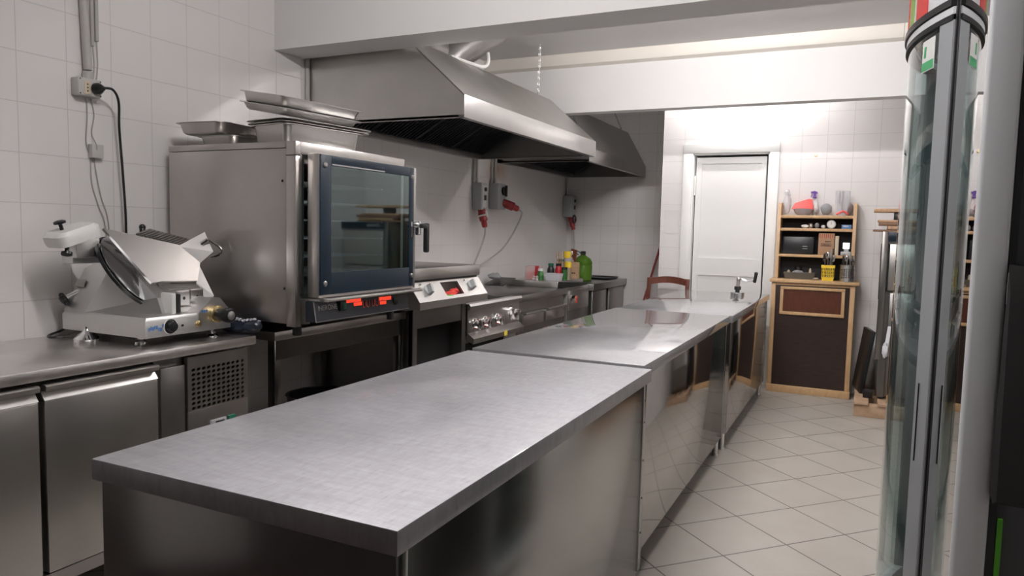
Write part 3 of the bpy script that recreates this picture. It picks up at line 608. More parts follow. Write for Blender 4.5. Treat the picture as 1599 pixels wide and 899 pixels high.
chain('c', 'chain holding the far hood from the ceiling', (-2.42, 7.0, ZC), (-2.41, 7.60, 2.457))

# ------------------------------------------------------------------ cooking line
# griddle with raised lid
t = thing('griddle', 'steel griddle with sloping control panel and raised flat lid next to the oven', 'griddle', (-2.6, 3.8, 0))
GY0, GY1 = 3.385, 4.19
GB = 3.56
b = MB().box(XL+.03, -2.36, GB, GB+.03, .05, .868).box(XL+.03, -2.36, GY1-.03, GY1, .05, .868).box(XL+.03, XL+.06, GB+.03, GY1-.03, .05, .868).box(-2.40, -2.36, GB+.03, GY1-.03, .74, .868).box(XL+.05, -2.38, GB+.03, GY1-.03, .06, .10)
b.box(-2.385, -2.355, GB, GB+.045, .05, .868).box(-2.385, -2.355, GY1-.05, GY1, .05, .868).make('griddle_base', 'steel_dark', t)
MB().box(XL+.03, -2.30, GY0+.01, GY1-.005, .87, 1.02).make('griddle_body', 'steel_dark', t)
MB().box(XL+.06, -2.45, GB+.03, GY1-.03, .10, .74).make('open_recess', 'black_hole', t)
# sloped panel with an opening
def px(z): return -2.195-(z-.925)*(.075/.105)
oy0, oy1 = 3.70, 3.905
b = MB()
for y0, y1, z0, z1 in ((GY0, oy0, .925, 1.03), (oy1, GY1, .925, 1.03), (oy0, oy1, .925, .942), (oy0, oy1, 1.018, 1.03)):
    b.prism([(px(z0), z0), (px(z1), z1), (px(z1)-.012, z1-.006), (px(z0)-.012, z0-.006)], 'y', y0, y1)
b.prism([(-2.195, .925), (-2.193, .925), (-2.193, .882), (-2.21, .882), (-2.21, .925)], 'y', GY0, GY1)
b.prism([(-2.30, .88), (-2.207, .882), (-2.207, .925), (-2.285, 1.02), (-2.30, 1.02)], 'y', GY0, GY0+.004).prism([(-2.30, .88), (-2.207, .882), (-2.207, .925), (-2.285, 1.02), (-2.30, 1.02)], 'y', GY1-.004, GY1)
b.make('control_panel', 'steel_bright', t)
MB().box(-2.30, -2.21, oy0-.01, oy1+.01, .89, .925).make('slot_floor', 'black_matt', t)
for y in (3.535, 4.04):
    z = .983; ax = Vector((.105, 0, .075)).normalized(); c = Vector((px(z), y, z))
    k = MB().lathe_ax([(.032, 0), (.032, .004), (.024, .006)], c, ax, 20).make('knob', 'grey_plastic', t)
    u = Vector((0, .35, 1)); u = (u-ax*u.dot(ax)).normalized(); v = ax.cross(u)
    q = lambda a, e: tuple(c+ax*e+u*a[0]+v*a[1]); lp = [(-.03, -.011), (-.03, .011), (.03, .011), (.03, -.011)]
    MB().loft([[q(a, .005) for a in lp], [q((a[0]*.95, a[1]*.8), .034) for a in lp]]).make('knob_grip', 'grey_plastic', k)
    MB().lathe_ax([(.006, 0), (.006, .003)], c+Vector((-.02, -.055, .035)), ax, 10).make('pilot_light', 'black', t)
MB().box(XL+.08, -2.255, GY0+.0, GY1-.0, 1.043, 1.11, .004).make('lid', 'steel_bright', t)
MB().box(XL+.09, -2.275, GY0+.005, GY1-.005, 1.02, 1.043).make('lid_gap_shade', 'black', t)  # black filler: shade of the gap below the lid, put in as colour
b = MB(); random.seed(5)
b.ball((-2.245, 3.80, .945), (.03, .06, .02), 12, 7, .2); b.ball((-2.25, 3.85, .955), (.028, .035, .022), 10, 6, .25)
one('red_cloth', b, 'red_cloth', 'red cloth stuffed in the slot of the griddle panel', 'cloth')
one('sponge', MB().box(-2.235, -2.205, 3.715, 3.775, .926, .943, .003), 'green_sponge', 'green sponge in the slot of the griddle panel', 'sponge')

# gas range
t = thing('gas_range', 'gas range with four chrome knobs and a protruding front rail', 'range', (-2.7, 4.62, 0))
RY0, RY1 = 4.20, 5.045
b = MB().box(XL+.03, XF+.02, RY0, RY1-.03, .12, .80).make('range_body', 'steel_dark', t)
MB().box(XL+.03, -2.40, RY0, RY1-.02, .795, .815).box(XL+.03, XL+.06, RY0, RY1-.02, .80, .95).box(XL+.06, -2.75, RY0, RY0+.02, .81, .93).make('cooking_top', 'steel_dark', t)
MB().box(-2.86, -2.45, RY0+.06, RY1-.09, .815, .832, .004).make('hot_plate', 'black_matt', t)
MB().prism([(-2.42, .80), (-2.33, .80), (-2.325, .825), (-2.335, .842), (-2.42, .835)], 'y', RY0, RY1-.03).make('front_rail', 'steel_bright', t)
MB().box(-2.36, -2.345, RY0, RY1-.045, .63, .80).prism([(-2.36, .60), (-2.30, .575), (-2.295, .61), (-2.345, .645), (-2.36, .645)], 'y', RY0, RY1-.045).make('knob_panel', 'steel_warm', t)
for k, y in enumerate((4.30, 4.45, 4.635)):
    c = (-2.345, y, .695)
    kb = MB().lathe_ax([(.043, 0), (.043, .006), (.030, .010), (.026, .032), (.018, .036)], c, (1, 0, 0), 18).make('knob', 'chrome', t)
    MB().box(-2.345+.03, -2.345+.052, y-.008, y+.008, .695-.034, .695+.034, .003).make('knob_grip', 'chrome', kb)
    MB().tube([(-2.333, y+.027, .675), (-2.333, y+.034, .70), (-2.333, y+.022, .722)], .008, 6, 2).tube([(-2.333, y-.02, .672), (-2.333, y+.005, .665)], .007, 6).make('knob_marking', 'red_mark', kb)
kb = MB().lathe_ax([(.05, 0), (.05, .008), (.042, .012), (.040, .045), (.03, .052)], (-2.345, 4.86, .715), (1, 0, 0), 8).make('oven_knob', 'chrome', t)
MB().box(-2.293, -2.275, 4.852, 4.868, .675, .755, .003).make('knob_grip', 'chrome', kb)
MB().box(-2.294, -2.292, 4.65, 4.70, .578, .614).make('yellow_tag', 'yellow_tag', t)
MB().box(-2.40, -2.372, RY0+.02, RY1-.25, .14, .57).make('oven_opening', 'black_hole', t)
MB().box(-2.40, -2.365, RY1-.24, RY1-.05, .14, .575, .003).make('lower_panel', 'steel_warm', t)

# neutral unit with two drawers
t = thing('neutral_unit', 'steel worktop unit with two drawer fronts next to the gas range', 'worktop unit', (-2.7, 5.6, 0))
NY0, NY1 = 5.075, 6.0
MB().box(XL+.03, -2.385, NY0, NY1+.12, .775, .83, .004).make('worktop', 'steel_dark', t)
MB().box(XL+.03, -2.42, NY0+.01, NY1+.11, .10, .775).box(-2.42, -2.395, NY0, NY0+.05, .05, .775).make('unit_body', 'steel_dark', t)
for y0, y1 in ((5.20, 5.60), (5.655, 6.08)):
    d = MB().box(-2.42, -2.392, y0, y1, .575, .672, .004).make('drawer', 'steel_warm', t)
    MB().prism([(-2.41, .668), (-2.385, .664), (-2.37, .676), (-2.372, .684), (-2.41, .684)], 'y', y0, y1).make('handle', 'steel_door', d)
# burner unit with a knob and tray top
t = thing('burner_unit', 'narrow burner unit with one chrome knob between drawer unit and end cabinet', 'burner', (-2.7, 6.4, 0))
MB().box(XL+.03, -2.39, 6.122, 6.69, .10, .83, .004).make('burner_body', 'steel_dark', t)
MB().box(-2.39, -2.378, 6.14, 6.66, .62, .80, .003).make('knob_plate', 'steel_warm', t)
kb = MB().lathe_ax([(.045, 0), (.045, .006), (.036, .01), (.032, .04), (.02, .045)], (-2.378, 6.20, .722), (1, 0, 0), 9).make('knob', 'chrome', t)
MB().box(-2.338, -2.32, 6.192, 6.208, .69, .755, .003).make('knob_grip', 'red_mark', kb)
b = MB().box(-2.95, -2.44, 6.0, 6.66, .832, .888, .004); one('steel_tray', b, 'steel_bright', 'raised steel tray crowded with jars and bottles', 'tray')
b = MB().prism([(6.0, .832), (6.66, .832), (6.66, .85), (6.02, .884)], 'x', -2.438, -2.395); one('drip_ledge', b, 'black', 'black sloping ledge along the front of the crowded tray', 'ledge')
# end cabinet
t = thing('end_cabinet', 'dark steel cabinet with two doors in the far corner', 'cabinet', (-2.7, 7.2, 0))
MB().box(XL+.02, -2.34, 6.695, 7.79, .765, .832, .004).make('cabinet_top', 'steel_dark', t)
MB().box(XL+.02, -2.39, 6.70, 7.78, .05, .765).make('cabinet_body', 'black_matt', t)
MB().box(-2.39, -2.365, 6.74, 7.16, .10, .755, .004).make('door', 'steel_dark', t)
MB().box(-2.39, -2.365, 7.25, 7.77, .10, .755, .004).make('door', 'steel_dark', t)
b = MB().pan(-2.75, -2.42, 7.38, 7.75, .833, .853, fl=.012, d=.004)
one('black_baking_tray', b, 'black', 'flat black baking tray beside the green bottle', 'tray')

# things on the crowded tray (top at .888)
TZ = .889
t = thing('green_bottle', 'large green plastic bottle with black cap on the end cabinet', 'bottle', (-2.61, 7.1, .833))
MB().lathe([(.085, .833), (.097, .845), (.099, .99), (.096, .995), (.099, 1.0), (.098, 1.025), (.08, 1.06), (.045, 1.085), (.026, 1.095), (.024, 1.105)], -2.61, 7.1, 28).make('bottle_body', 'green_liquid', t)
MB().lathe([(.028, 1.10), (.028, 1.135), (.020, 1.138)], -2.61, 7.1).make('cap', 'black', t)
MB().tube([(-2.63, 7.1, 1.11), (-2.67, 7.1, 1.135), (-2.69, 7.1, 1.115), (-2.66, 7.1, 1.10)], .006, 6, 3).make('carry_ring', 'cap_green', t)
t = thing('plastic_box', 'clear box with red contents on the far line', 'box', (-2.74, 6.17, TZ))
MB().box(-2.82, -2.68, 6.12, 6.23, TZ, TZ+.125, .006).make('box_shell', 'clear_box', t)
MB().box(-2.80, -2.70, 6.13, 6.22, TZ+.004, TZ+.07, .012).make('contents', 'coral', t)
MB().box(-2.715, -2.676, 6.115, 6.12, TZ+.02, TZ+.125).make('label', 'red_item', t)
def jar(name, label, x, y, r, h, mat, capmat, z=TZ, cr=.7, ch=.02, group=None, cat='jar'):
    t = thing(name, label, cat, (x, y, z), group)
    MB().lathe([(r*.9, z), (r, z+.006), (r, z+h*.72), (r*cr, z+h*.9), (r*cr, z+h)], x, y, 18).make('jar_body', mat, t)
    MB().lathe([(r*cr+.003, z+h-.002), (r*cr+.003, z+h+ch), (r*.4, z+h+ch+.002)], x, y, 16).make('cap', capmat, t)
jar('jar', 'short green jar with white cap in front of the red box', -2.645, 6.085, .03, .085, 'jar_green', 'white_plastic')
jar('jar', 'dark sauce bottle beside the red bottle on the crowded tray', -2.60, 6.22, .034, .13, 'black', 'cap_green', cat='bottle')
jar('jar', 'red sauce bottle with black cap on the crowded tray', -2.53, 6.24, .034, .13, 'red_item', 'black', cat='bottle')
jar('jar', 'tall jar with dark green lid behind the sauce bottles', -2.585, 6.42, .032, .165, 'plastic_tan', 'cap_green', cr=.9)
jar('jar', 'tan canister with a thick yellow lid standing behind the plastic tub', -2.475, 6.33, .033, .115, 'plastic_tan', 'yellow', cr=.95, ch=.05)
jar('jar', 'pale bottle with tall yellow cap by the knife block', -2.535, 6.46, .034, .20, 'sheer_grey', 'yellow', cr=.95, ch=.06, cat='bottle')
jar('jar', 'small black topped spice jar by the plastic tub', -2.465, 6.225, .026, .10, 'jar_green', 'black', cr=.9)
t = thing('plastic_tub', 'low clear plastic tub on the crowded tray', 'tub', (-2.48, 6.11, TZ))
MB().loft([rrect(-2.59, -2.455, 6.06, 6.165, TZ, .02), rrect(-2.60, -2.445, 6.05, 6.175, TZ+.06, .025), rrect(-2.605, -2.44, 6.045, 6.18, TZ+.062, .027), rrect(-2.605, -2.44, 6.045, 6.18, TZ+.066, .027), rrect(-2.595, -2.45, 6.055, 6.17, TZ+.066, .02), rrect(-2.585, -2.46, 6.065, 6.16, TZ+.004, .02)]).make('tub_shell', 'clear_plastic', t)
MB().ball((-2.5, 6.11, TZ+.025), (.03, .03, .022), 10, 6, .1).ball((-2.56, 6.11, TZ+.02), (.02, .03, .018), 10, 6, .1).make('contents', 'fabric_grey', t)
for x, y, lb in ((-2.70, 6.06, 'clear glass stopper beside the red box'), (-2.655, 6.028, 'clear glass stopper at the front of the tray')):
    one('glass_stopper', MB().lathe([(.012, TZ), (.015, TZ+.012), (.008, TZ+.018), (.016, TZ+.032), (.006, TZ+.042)], x, y, 14), 'clear_plastic', lb, 'stopper')
t = thing('knife_block', 'wooden knife block full of utensils next to the green bottle', 'knife block', (-2.53, 6.60, TZ))
MB().prism([(-2.60, TZ), (-2.475, TZ), (-2.475, TZ+.15), (-2.60, TZ+.165)], 'y', 6.55, 6.64).make('block', 'block_wood', t)
MB().cyl((-2.51, 6.548, TZ+.05), (-2.51, 6.5495, TZ+.05), .008, n=10).cyl((-2.49, 6.548, TZ+.05), (-2.49, 6.5495, TZ+.05), .008, n=10).make('peg_hole', 'black', t)
for k, (x, y, h, m) in enumerate(((-2.585, 6.57, .25, 'chrome'), (-2.565, 6.60, .265, 'grey_plastic'), (-2.545, 6.58, .26, 'chrome'))):
    b = MB().tube([(x, y, TZ+.1668), (x+.004, y, TZ+h-.05)], .005, 6).ball((x+.005, y, TZ+h-.03), (.016, .006, .035), 10, 7)
    one('serving_spoon', b, m, 'metal serving spoon standing on end in the knife block', 'spoon', 'spoons in the knife block')
one('wooden_spatula', MB().prism([(-2.515, TZ+.155), (-2.50, TZ+.155), (-2.485, TZ+.27), (-2.545, TZ+.285), (-2.55, TZ+.25)], 'y', 6.59, 6.602), 'chair_wood', 'dark red wooden spatula upright in the knife block', 'spatula')
for k in range(4):
    x = -2.60+k*.018; b = MB().cyl((x, 6.36, TZ), (x-.003, 6.36, TZ+.25+.008*(k % 2)), .004, n=8)
    one('wooden_stick', b, 'board', 'thin wooden stick standing behind the jars', 'stick', 'sticks behind the jars')
b = MB().slab([(-3.03, 5.72, .845), (-2.83, 5.70, .845), (-2.83, 5.95, .90), (-3.03, 5.97, .90)], .006); one('dark_lid', b, 'black', 'black metal sheet lying against the wall behind the tray', 'sheet')
b = MB(); random.seed(2); b.ball((-2.97, 5.80, .925), (.05, .08, .03), 12, 7, .25); one('grey_cloth', b, 'grey_cloth', 'crumpled grey cloth on the black metal sheet', 'cloth')

# industrial sockets
def cee(label, y, z, x0=XL, w=.115, h=.235, dep=.10, plug_dir=(.25, 0, -1), cable=None, clabel='', rotor=False):
    t = thing('power_socket', label, 'socket', (x0, y, z-h/2))
    MB().box(x0+.001, x0+dep, y-w/2, y+w/2, z-h/2, z+h/2, .012).make('socket_housing', 'grey_plastic', t)
    if rotor: MB().lathe_ax([(.04, 0), (.04, .02), (.02, .024)], (x0+dep, y+.02, z+.05), (1, 0, 0)).box(x0+dep+.02, x0+dep+.04, y+.01, y+.03, z+.0, z+.10, .004).make('rotary_switch', 'black', t)
    else:
        MB().box(x0+dep, x0+dep+.003, y-w*.38, y+w*.42, z-h*.4, z+h*.4, .001).make('face_plate', 'light_grey', t)
        MB().box(x0+dep+.003, x0+dep+.006, y-.015, y+.025, z-.035, z+.01, .001).make('window', 'black', t)
        MB().lathe_ax([(.018, 0), (.018, .01), (.01, .014)], (x0+dep+.003, y+.005, z+.06), (1, 0, 0)).make('knob', 'black', t)
    d = Vector(plug_dir).normalized(); c = Vector((x0+dep*.7, y, z-h/2+.005)) if not rotor else Vector((x0+dep-.01, y+.03, z-.05))
    MB().lathe_ax([(.034, 0), (.034, .03), (.038, .032), (.038, .05)], c, d).make('outlet', 'red_plug', t)
    return c+d*.052, d
c, d = cee('grey industrial socket with a red plug hanging from it', 5.59, 1.625, cable=1)
t = thing('power_plug', 'red industrial plug and grey cable below the socket with a face plate', 'plug', tuple(c))
MB().lathe_ax([(.036, 0), (.036, .05), (.026, .055), (.024, .10), (.016, .11)], c, d).make('plug_body', 'red_plug', t)
MB().lathe_ax([(.039, .0), (.039, .012)], c, d).lathe_ax([(.0, -.01), (.032, -.008), (.032, .0)], c+Vector((.035, .02, .01)), (1, .3, .3)).make('plug_ring', 'white_plastic', t)
e = c+d*.108; MB().tube([tuple(e), (XL+.10, 5.60, 1.28), (XL+.08, 5.55, 1.15), (XL+.05, 5.48, .99), (XL+.04, 5.42, .85)], .0075, 8, 6).make('cable', 'cable_grey', t)
c, d = cee('grey rotary switch socket with a red plug sticking out sideways', 5.93, 1.64, rotor=True, w=.16, plug_dir=(.7, .5, -.35))
t = thing('power_plug', 'red industrial plug angled out of the rotary switch socket', 'plug', tuple(c))
MB().lathe_ax([(.040, 0), (.040, .055), (.028, .06), (.027, .10), (.016, .11)], c, d).make('plug_body', 'red_plug', t)
e = c+d*.108; MB().tube([tuple(e), tuple(e+Vector((.02, .03, -.05))), (XL+.13, 6.10, 1.30), (XL+.10, 5.92, 1.15), (XL+.06, 5.62, 1.03), (XL+.04, 5.50, .96)], .0075, 8, 6).make('cable', 'cable_grey', t)
c, d = cee('grey industrial socket in the far corner below the dark hood', 7.70, 1.62, x0=XL, w=.12, h=.24, dep=.12)
t = thing('power_plug', 'red ring plug hanging from the socket in the far corner', 'plug', tuple(c))
MB().lathe_ax([(.032, 0), (.032, .06), (.022, .066), (.02, .10)], c, d).make('plug_body', 'red_plug', t)
MB().tube([tuple(c+Vector((.03+.0*k, .0+.045*math.cos(k*math.pi/6), .02+.045*math.sin(k*math.pi/6)))) for k in range(13)], .009, 6).make('plug_flap', 'black', t)
e = c+d*.10; MB().tube([tuple(e), tuple(e+Vector((.01, .0, -.1))), (XL+.14, 7.68, 1.15), (XL+.13, 7.65, .99), (XL+.10, 7.6, .834)], .0075, 8, 5).make('cable', 'cable_grey', t)
for i, (y, lb) in enumerate(((5.545, 'thin grey conduit above the plated socket, nearer the oven'), (5.595, 'thin grey conduit above the plated socket, farther from the oven'), (5.88, 'thin grey conduit above the rotary switch socket, thinner one'), (5.945, 'thin grey conduit above the rotary switch socket, thicker one'))):
    b = MB().cyl((XL+.016, y, 1.742 if i < 2 else 1.757), (XL+.016, y, 1.944 if i < 2 else 2.34), .011 if i != 2 else .008, n=10).lathe([(.015, 1.742 if i < 2 else 1.757), (.015, 1.78), (.011, 1.785)], XL+.016, y, 10)
    one('conduit_pipe', b, 'conduit', lb, 'pipe')
one('conduit_pipe', MB().cyl((XL+.02, 7.72, 1.742), (XL+.02, 7.72, 1.946), .013, n=10), 'conduit', 'thin grey conduit above the far corner socket', 'pipe')

# ------------------------------------------------------------------ far wall: paper, hook, broom, chair
one('paper_sheet', MB().box(-1.718, -1.568, YD-.004, YD-.001, 1.342, 1.56), 'paper', 'white paper sheet taped to the tiles beside the door', 'paper')
one('wall_hook', MB().lathe_ax([(.012, 0), (.012, .004), (.005, .006), (.005, .018), (.008, .02)], (-.413, YD-.001, 2.045), (0, -1, 0), 12), 'brass', 'tiny metal hook on the tiles above the wooden hutch', 'hook')
t = thing('broom', 'red handled broom leaning in the corner behind the chair', 'broom', (-2.15, 7.45, 0))
MB().tube([(-2.175, 7.45, .15), (-1.835, 7.765, 1.72)], .012, 10).make('handle', 'broom_red', t)
MB().hull([(-2.28, 7.40, 0), (-2.02, 7.40, 0), (-2.26, 7.5, 0), (-2.02, 7.5, 0), (-2.20, 7.42, .13), (-2.08, 7.42, .13), (-2.2, 7.48, .13), (-2.08, 7.48, .13)]).make('bristles', 'red_mark', t)
t = thing('wooden_chair', 'reddish brown wooden chair tucked in beside the far steel table', 'chair', (-1.60, 6.4, 0))
cx0, cx1, cyb, cyf = -1.775, -1.42, 6.60, 6.24
def post(x): return MB().loft([rrect(x-.018, x+.018, cyb-.015+dy, cyb+.015+dy, z, .006, 2) for z, dy in ((0, .05), (.45, 0), (.70, .0), (.93, .03))])
post(cx0).make('back_post', 'chair_wood', t); post(cx1).make('back_post', 'chair_wood', t)
b = MB()
for z0, z1 in ((.865, .925), (.66, .70)):
    lo = []
    for k in range(9):
        f = k/8; x = cx0+(cx1-cx0)*f; bow = .035*math.sin(math.pi*f); rise = .022*math.sin(math.pi*f)
        lo.append([(x, cyb+.012+bow, z0+rise), (x, cyb+.03+bow, z0+rise), (x, cyb+.036+bow, z1+rise), (x, cyb+.016+bow, z1+rise)])
    b.loft(lo)
b.make('back_rail', 'chair_wood', t)
MB().loft([rrect(cx0-.01, cx1-.035, cyf, cyb+.01, .43, .03), rrect(cx0-.01, cx1-.035, cyf, cyb+.01, .455, .03)]).make('seat', 'chair_wood', t)
for x in (cx0+.01, cx1-.06): MB().loft([rrect(x-.017, x+.017, cyf+.02, cyf+.054, z, .006, 2) for z in (0, .43)]).make('front_leg', 'chair_wood', t)
MB().cyl((cx0+.01, cyf+.037, .2), (cx0, cyb+.02, .2), .01).cyl((cx1-.06, cyf+.037, .2), (cx1-.01, cyb+.02, .2), .01).cyl((cx0, cyf+.2, .2), (cx1-.04, cyf+.2, .2), .01).make('stretcher', 'chair_wood', t)

# ------------------------------------------------------------------ wooden hutch
t = thing('wooden_hutch', 'tall pine framed cupboard with dark front and open shelves', 'hutch', (-.36, 6.72, 0))
hx0, hx1, hy0, hy1 = -.692, -.04, 6.58, 6.845
b = MB().box(hx0+.03, hx1-.03, hy0+.012, hy1, .05, .94); b.make('front_panel', 'dark_panel', t)
b = MB().box(hx0, hx0+.035, hy0, hy1, 0, .945, .003).box(hx1-.038, hx1, hy0, hy1, 0, .945, .003).box(hx0+.035, hx1-.038, hy0, hy0+.03, .925, .945).box(hx0-.005, hx1+.005, hy0-.012, hy1, 0, .062, .004)
b.make('base_frame', 'pine', t)
fx0, fx1, fz0, fz1 = -.618, -.113, .675, .915
b = MB()
for a in ((fx0, fx1, fz1-.024, fz1), (fx0, fx1, fz0, fz0+.026), (fx0, fx0+.026, fz0+.026, fz1-.024), (fx1-.026, fx1, fz0+.026, fz1-.024)): b.box(a[0], a[1], hy0-.01, hy0+.013, a[2], a[3], .003)
b.make('drawer_frame', 'pine', t)
MB().box(fx0+.026, fx1-.026, hy0+.004, hy0+.013, fz0+.026, fz1-.024).make('drawer_panel', 'red_panel', t)
MB().box(hx0-.014, hx1+.03, hy0-.03, hy1, .948, .975, .004).make('counter_board', 'pine', t)
ux0, ux1, uy0 = -.678, -.062, 6.665
for x0, x1 in ((ux0, ux0+.024), (ux1-.026, ux1)):
    MB().prism([(uy0, .976), (hy1, .976), (hy1, 1.63), (uy0+.06, 1.63), (uy0+.02, 1.615), (uy0, 1.575)], 'x', x0, x1).make('hutch_side', 'pine', t)
for z0, z1 in ((1.497, 1.522), (1.388, 1.412), (1.165, 1.188)): MB().box(ux0+.024, ux1-.026, uy0+.004, hy1-.012, z0, z1, .002).make('shelf', 'pine', t)
MB().box(ux0+.024, ux1-.026, hy1-.012, hy1-.002, .976, 1.50).make('back_panel', 'black_matt', t)
CT, Y6 = .976, 6.66
# yellow basket
t = thing('yellow_basket', 'yellow plastic basket full of utensils on the hutch counter', 'basket', (-.25, 6.63, CT))
b = MB(); bx0, bx1, by0, by1, bz0, bz1 = -.305, -.205, 6.585, 6.66, CT, CT+.13
b.box(bx0+.006, bx1-.006, by0+.006, by1-.006, bz0, bz0+.03).box(bx0-.003, bx1+.003, by0-.003, by0+.004, bz1-.022, bz1).box(bx0-.003, bx1+.003, by1-.004, by1+.003, bz1-.022, bz1).box(bx0-.003, bx0+.004, by0, by1, bz1-.022, bz1).box(bx1-.004, bx1+.003, by0, by1, bz1-.022, bz1)
for k in range(8):
    x = bx0+k*(bx1-bx0-.006)/7; b.box(x, x+.006, by0, by0+.003, bz0+.02, bz1-.02).box(x, x+.006, by1-.003, by1, bz0+.02, bz1-.02)
for k in range(5):
    y = by0+k*(by1-by0-.005)/4; b.box(bx0, bx0+.003, y, y+.006, bz0+.02, bz1-.02).box(bx1-.003, bx1, y, y+.006, bz0+.02, bz1-.02)
for z in (.052, .08): b.box(bx0, bx1, by0, by0+.003, bz0+z, bz0+z+.007).box(bx0, bx1, by1-.003, by1, bz0+z, bz0+z+.007).box(bx0, bx0+.003, by0, by1, bz0+z, bz0+z+.007).box(bx1-.003, bx1, by0, by1, bz0+z, bz0+z+.007)
b.make('basket_shell', 'yellow', t)
# perforated holder
t = thing('utensil_holder', 'perforated steel cylinder full of utensils at the hutch edge', 'utensil holder', (-.108, 6.60, CT))
b = MB(); R_, n_ = .055, 20; rows = [0, .012, .03, .035, .05, .055, .07, .075, .09, .11, .138]
cxx, cyy = -.108, 6.603
def hp(k, z, r=R_): a = 2*math.pi*k/(n_*2); return (cxx+r*math.cos(a), cyy+r*math.sin(a), CT+z)
b.lathe([(.0005, CT), (R_, CT), (R_, CT+.03), (R_-.002, CT+.03), (R_-.002, CT+.004), (.0005, CT+.004)], cxx, cyy, 40)
b.lathe([(R_-.002, CT+.108), (R_, CT+.108), (R_, CT+.135), (R_+.003, CT+.138), (R_-.002, CT+.138), (R_-.002, CT+.108)], cxx, cyy, 40)
for k in range(n_):
    a0, a1 = 2*k, 2*k+1
    b.loft([[hp(a0, .03), hp(a1, .03), hp(a1, .03, R_-.002), hp(a0, .03, R_-.002)], [hp(a0, .108), hp(a1, .108), hp(a1, .108, R_-.002), hp(a0, .108, R_-.002)]])
for z in (.045, .062, .079, .094): b.lathe([(R_-.002, CT+z), (R_, CT+z), (R_, CT+z+.006), (R_-.002, CT+z+.006), (R_-.002, CT+z)], cxx, cyy, 40)
b.make('holder_shell', 'steel_bright', t)
random.seed(21)
def utens(cx, cy, rx, ry, n, group, label, h0=.17, h1=.24):
    for k in range(n):
        a = 2*math.pi*k/n+.3; x, y = cx+rx*.5*math.cos(a), cy+ry*.5*math.sin(a); X, Y = cx+rx*1.15*math.cos(a), cy+ry*.9*math.sin(a); h = random.uniform(h0, h1)
        m = ['chrome', 'steel_dark', 'chrome', 'board', 'chrome', 'black'][k % 6]; b = MB(); p, q = Vector((x, y, CT+.035)), Vector((X, Y, CT+h))
        b.tube([tuple(p), tuple(p.lerp(q, .8))], .0035, 6)
        kind = k % 3; e = p.lerp(q, .86)
        if kind == 0: b.ball(tuple(e), (.015, .006, .03), 10, 6); nm = 'spoon'
        elif kind == 1:
            nm = 'knife'; b.prism([(e.x-.008, e.z-.03), (e.x+.008, e.z-.03), (e.x+.006, e.z+.03), (e.x-.003, e.z+.038)], 'y', e.y-.001, e.y+.001)
        else:
            nm = 'fork'; [b.box(e.x+i*.006-.0015, e.x+i*.006+.0015, e.y-.001, e.y+.001, e.z-.014, e.z+.03) for i in (-1, 0, 1)]; b.box(e.x-.009, e.x+.009, e.y-.001, e.y+.001, e.z-.022, e.z-.012)
        one(nm, b, m, label % nm, nm, group % nm)
utens(-.255, 6.622, .035, .025, 9, '%ss in the yellow basket', 'kitchen %s standing upright in the yellow basket', .2, .28)
utens(cxx, cyy, .036, .036, 9, '%ss in the steel cylinder', 'kitchen %s standing upright in the perforated steel cylinder', .19, .235)
t = thing('clutter_tub', 'low dark tub of small tools on the hutch counter', 'tub', (-.49, 6.72, CT))
MB().loft([rrect(-.60, -.365, 6.69, 6.78, CT, .012), rrect(-.615, -.355, 6.68, 6.79, CT+.055, .016), rrect(-.605, -.365, 6.69, 6.78, CT+.055, .012), rrect(-.595, -.375, 6.70, 6.77, CT+.006, .01)]).make('tub_shell', 'dark_tub', t)
for x, m, lb, r in ((-.575, 'cream', 'small cream object at the end of the dark tub', (.015, .02, .03)), (-.50, 'grey_cloth', 'folded grey cloth in the dark tub', (.05, .03, .03)), (-.40, 'cream', 'small cream roll in the dark tub, by the basket', (.012, .012, .04))):
    one('small_tool', MB().ball((x, 6.735, CT+.006+r[2]+.01), r, 12, 8, .08), m, lb, 'small item')
one('black_ball', MB().lathe([(.02, CT+.056), (.03, CT+.07), (.028, CT+.10), (.012, CT+.115)], -.50, 6.768, 14), 'black', 'round black stopper standing behind the dark tub', 'stopper')
b = MB().ball((-.345, 6.625, CT+.012), (.025, .018, .0118), 10, 6, .15); one('bread_scrap', b, 'plastic_tan', 'small tan scrap on the counter beside the yellow basket', 'scrap')
# middle shelf
t = thing('cardboard_box', 'brown cardboard box printed in red on the middle hutch shelf', 'box', (-.285, 6.73, 1.188))
MB().box(-.345, -.222, 6.69, 6.76, 1.189, 1.372, .002).make('carton', 'cardboard', t)
b = MB()
for k in range(7): b.box(-.337+k*.016, -.331+k*.016, 6.6885, 6.69, 1.335-.006*(k % 2), 1.366)
b.make('red_print', 'print_red', t)
b = MB().box(-.325, -.245, 6.6885, 6.69, 1.262, 1.266).box(-.325, -.245, 6.6885, 6.69, 1.282, 1.286).box(-.325, -.321, 6.6885, 6.69, 1.262, 1.286).box(-.249, -.245, 6.6885, 6.69, 1.262, 1.286).box(-.315, -.255, 6.6885, 6.69, 1.270, 1.278).box(-.295, -.25, 6.6885, 6.69, 1.298, 1.306)
b.make('dark_print', 'print_dark', t)
one('book', MB().box(-.216, -.188, 6.69, 6.77, 1.189, 1.352, .002), 'cream', 'slim cream book standing beside the cardboard box', 'book')
t = thing('digital_scale', 'small scale with a lit white display on the middle hutch shelf', 'scale', (-.12, 6.73, 1.188))
MB().box(-.17, -.092, 6.69, 6.77, 1.189, 1.222, .006).box(-.145, -.11, 6.715, 6.735, 1.222, 1.25).make('scale_body', 'grey_plastic', t)
MB().prism([(6.705, 1.246), (6.715, 1.246), (6.735, 1.296), (6.725, 1.296)], 'x', -.155, -.105).make('display', 'screen_white', t)
t = thing('black_appliance', 'black appliance deep in the middle hutch shelf', 'appliance', (-.5, 6.74, 1.188))
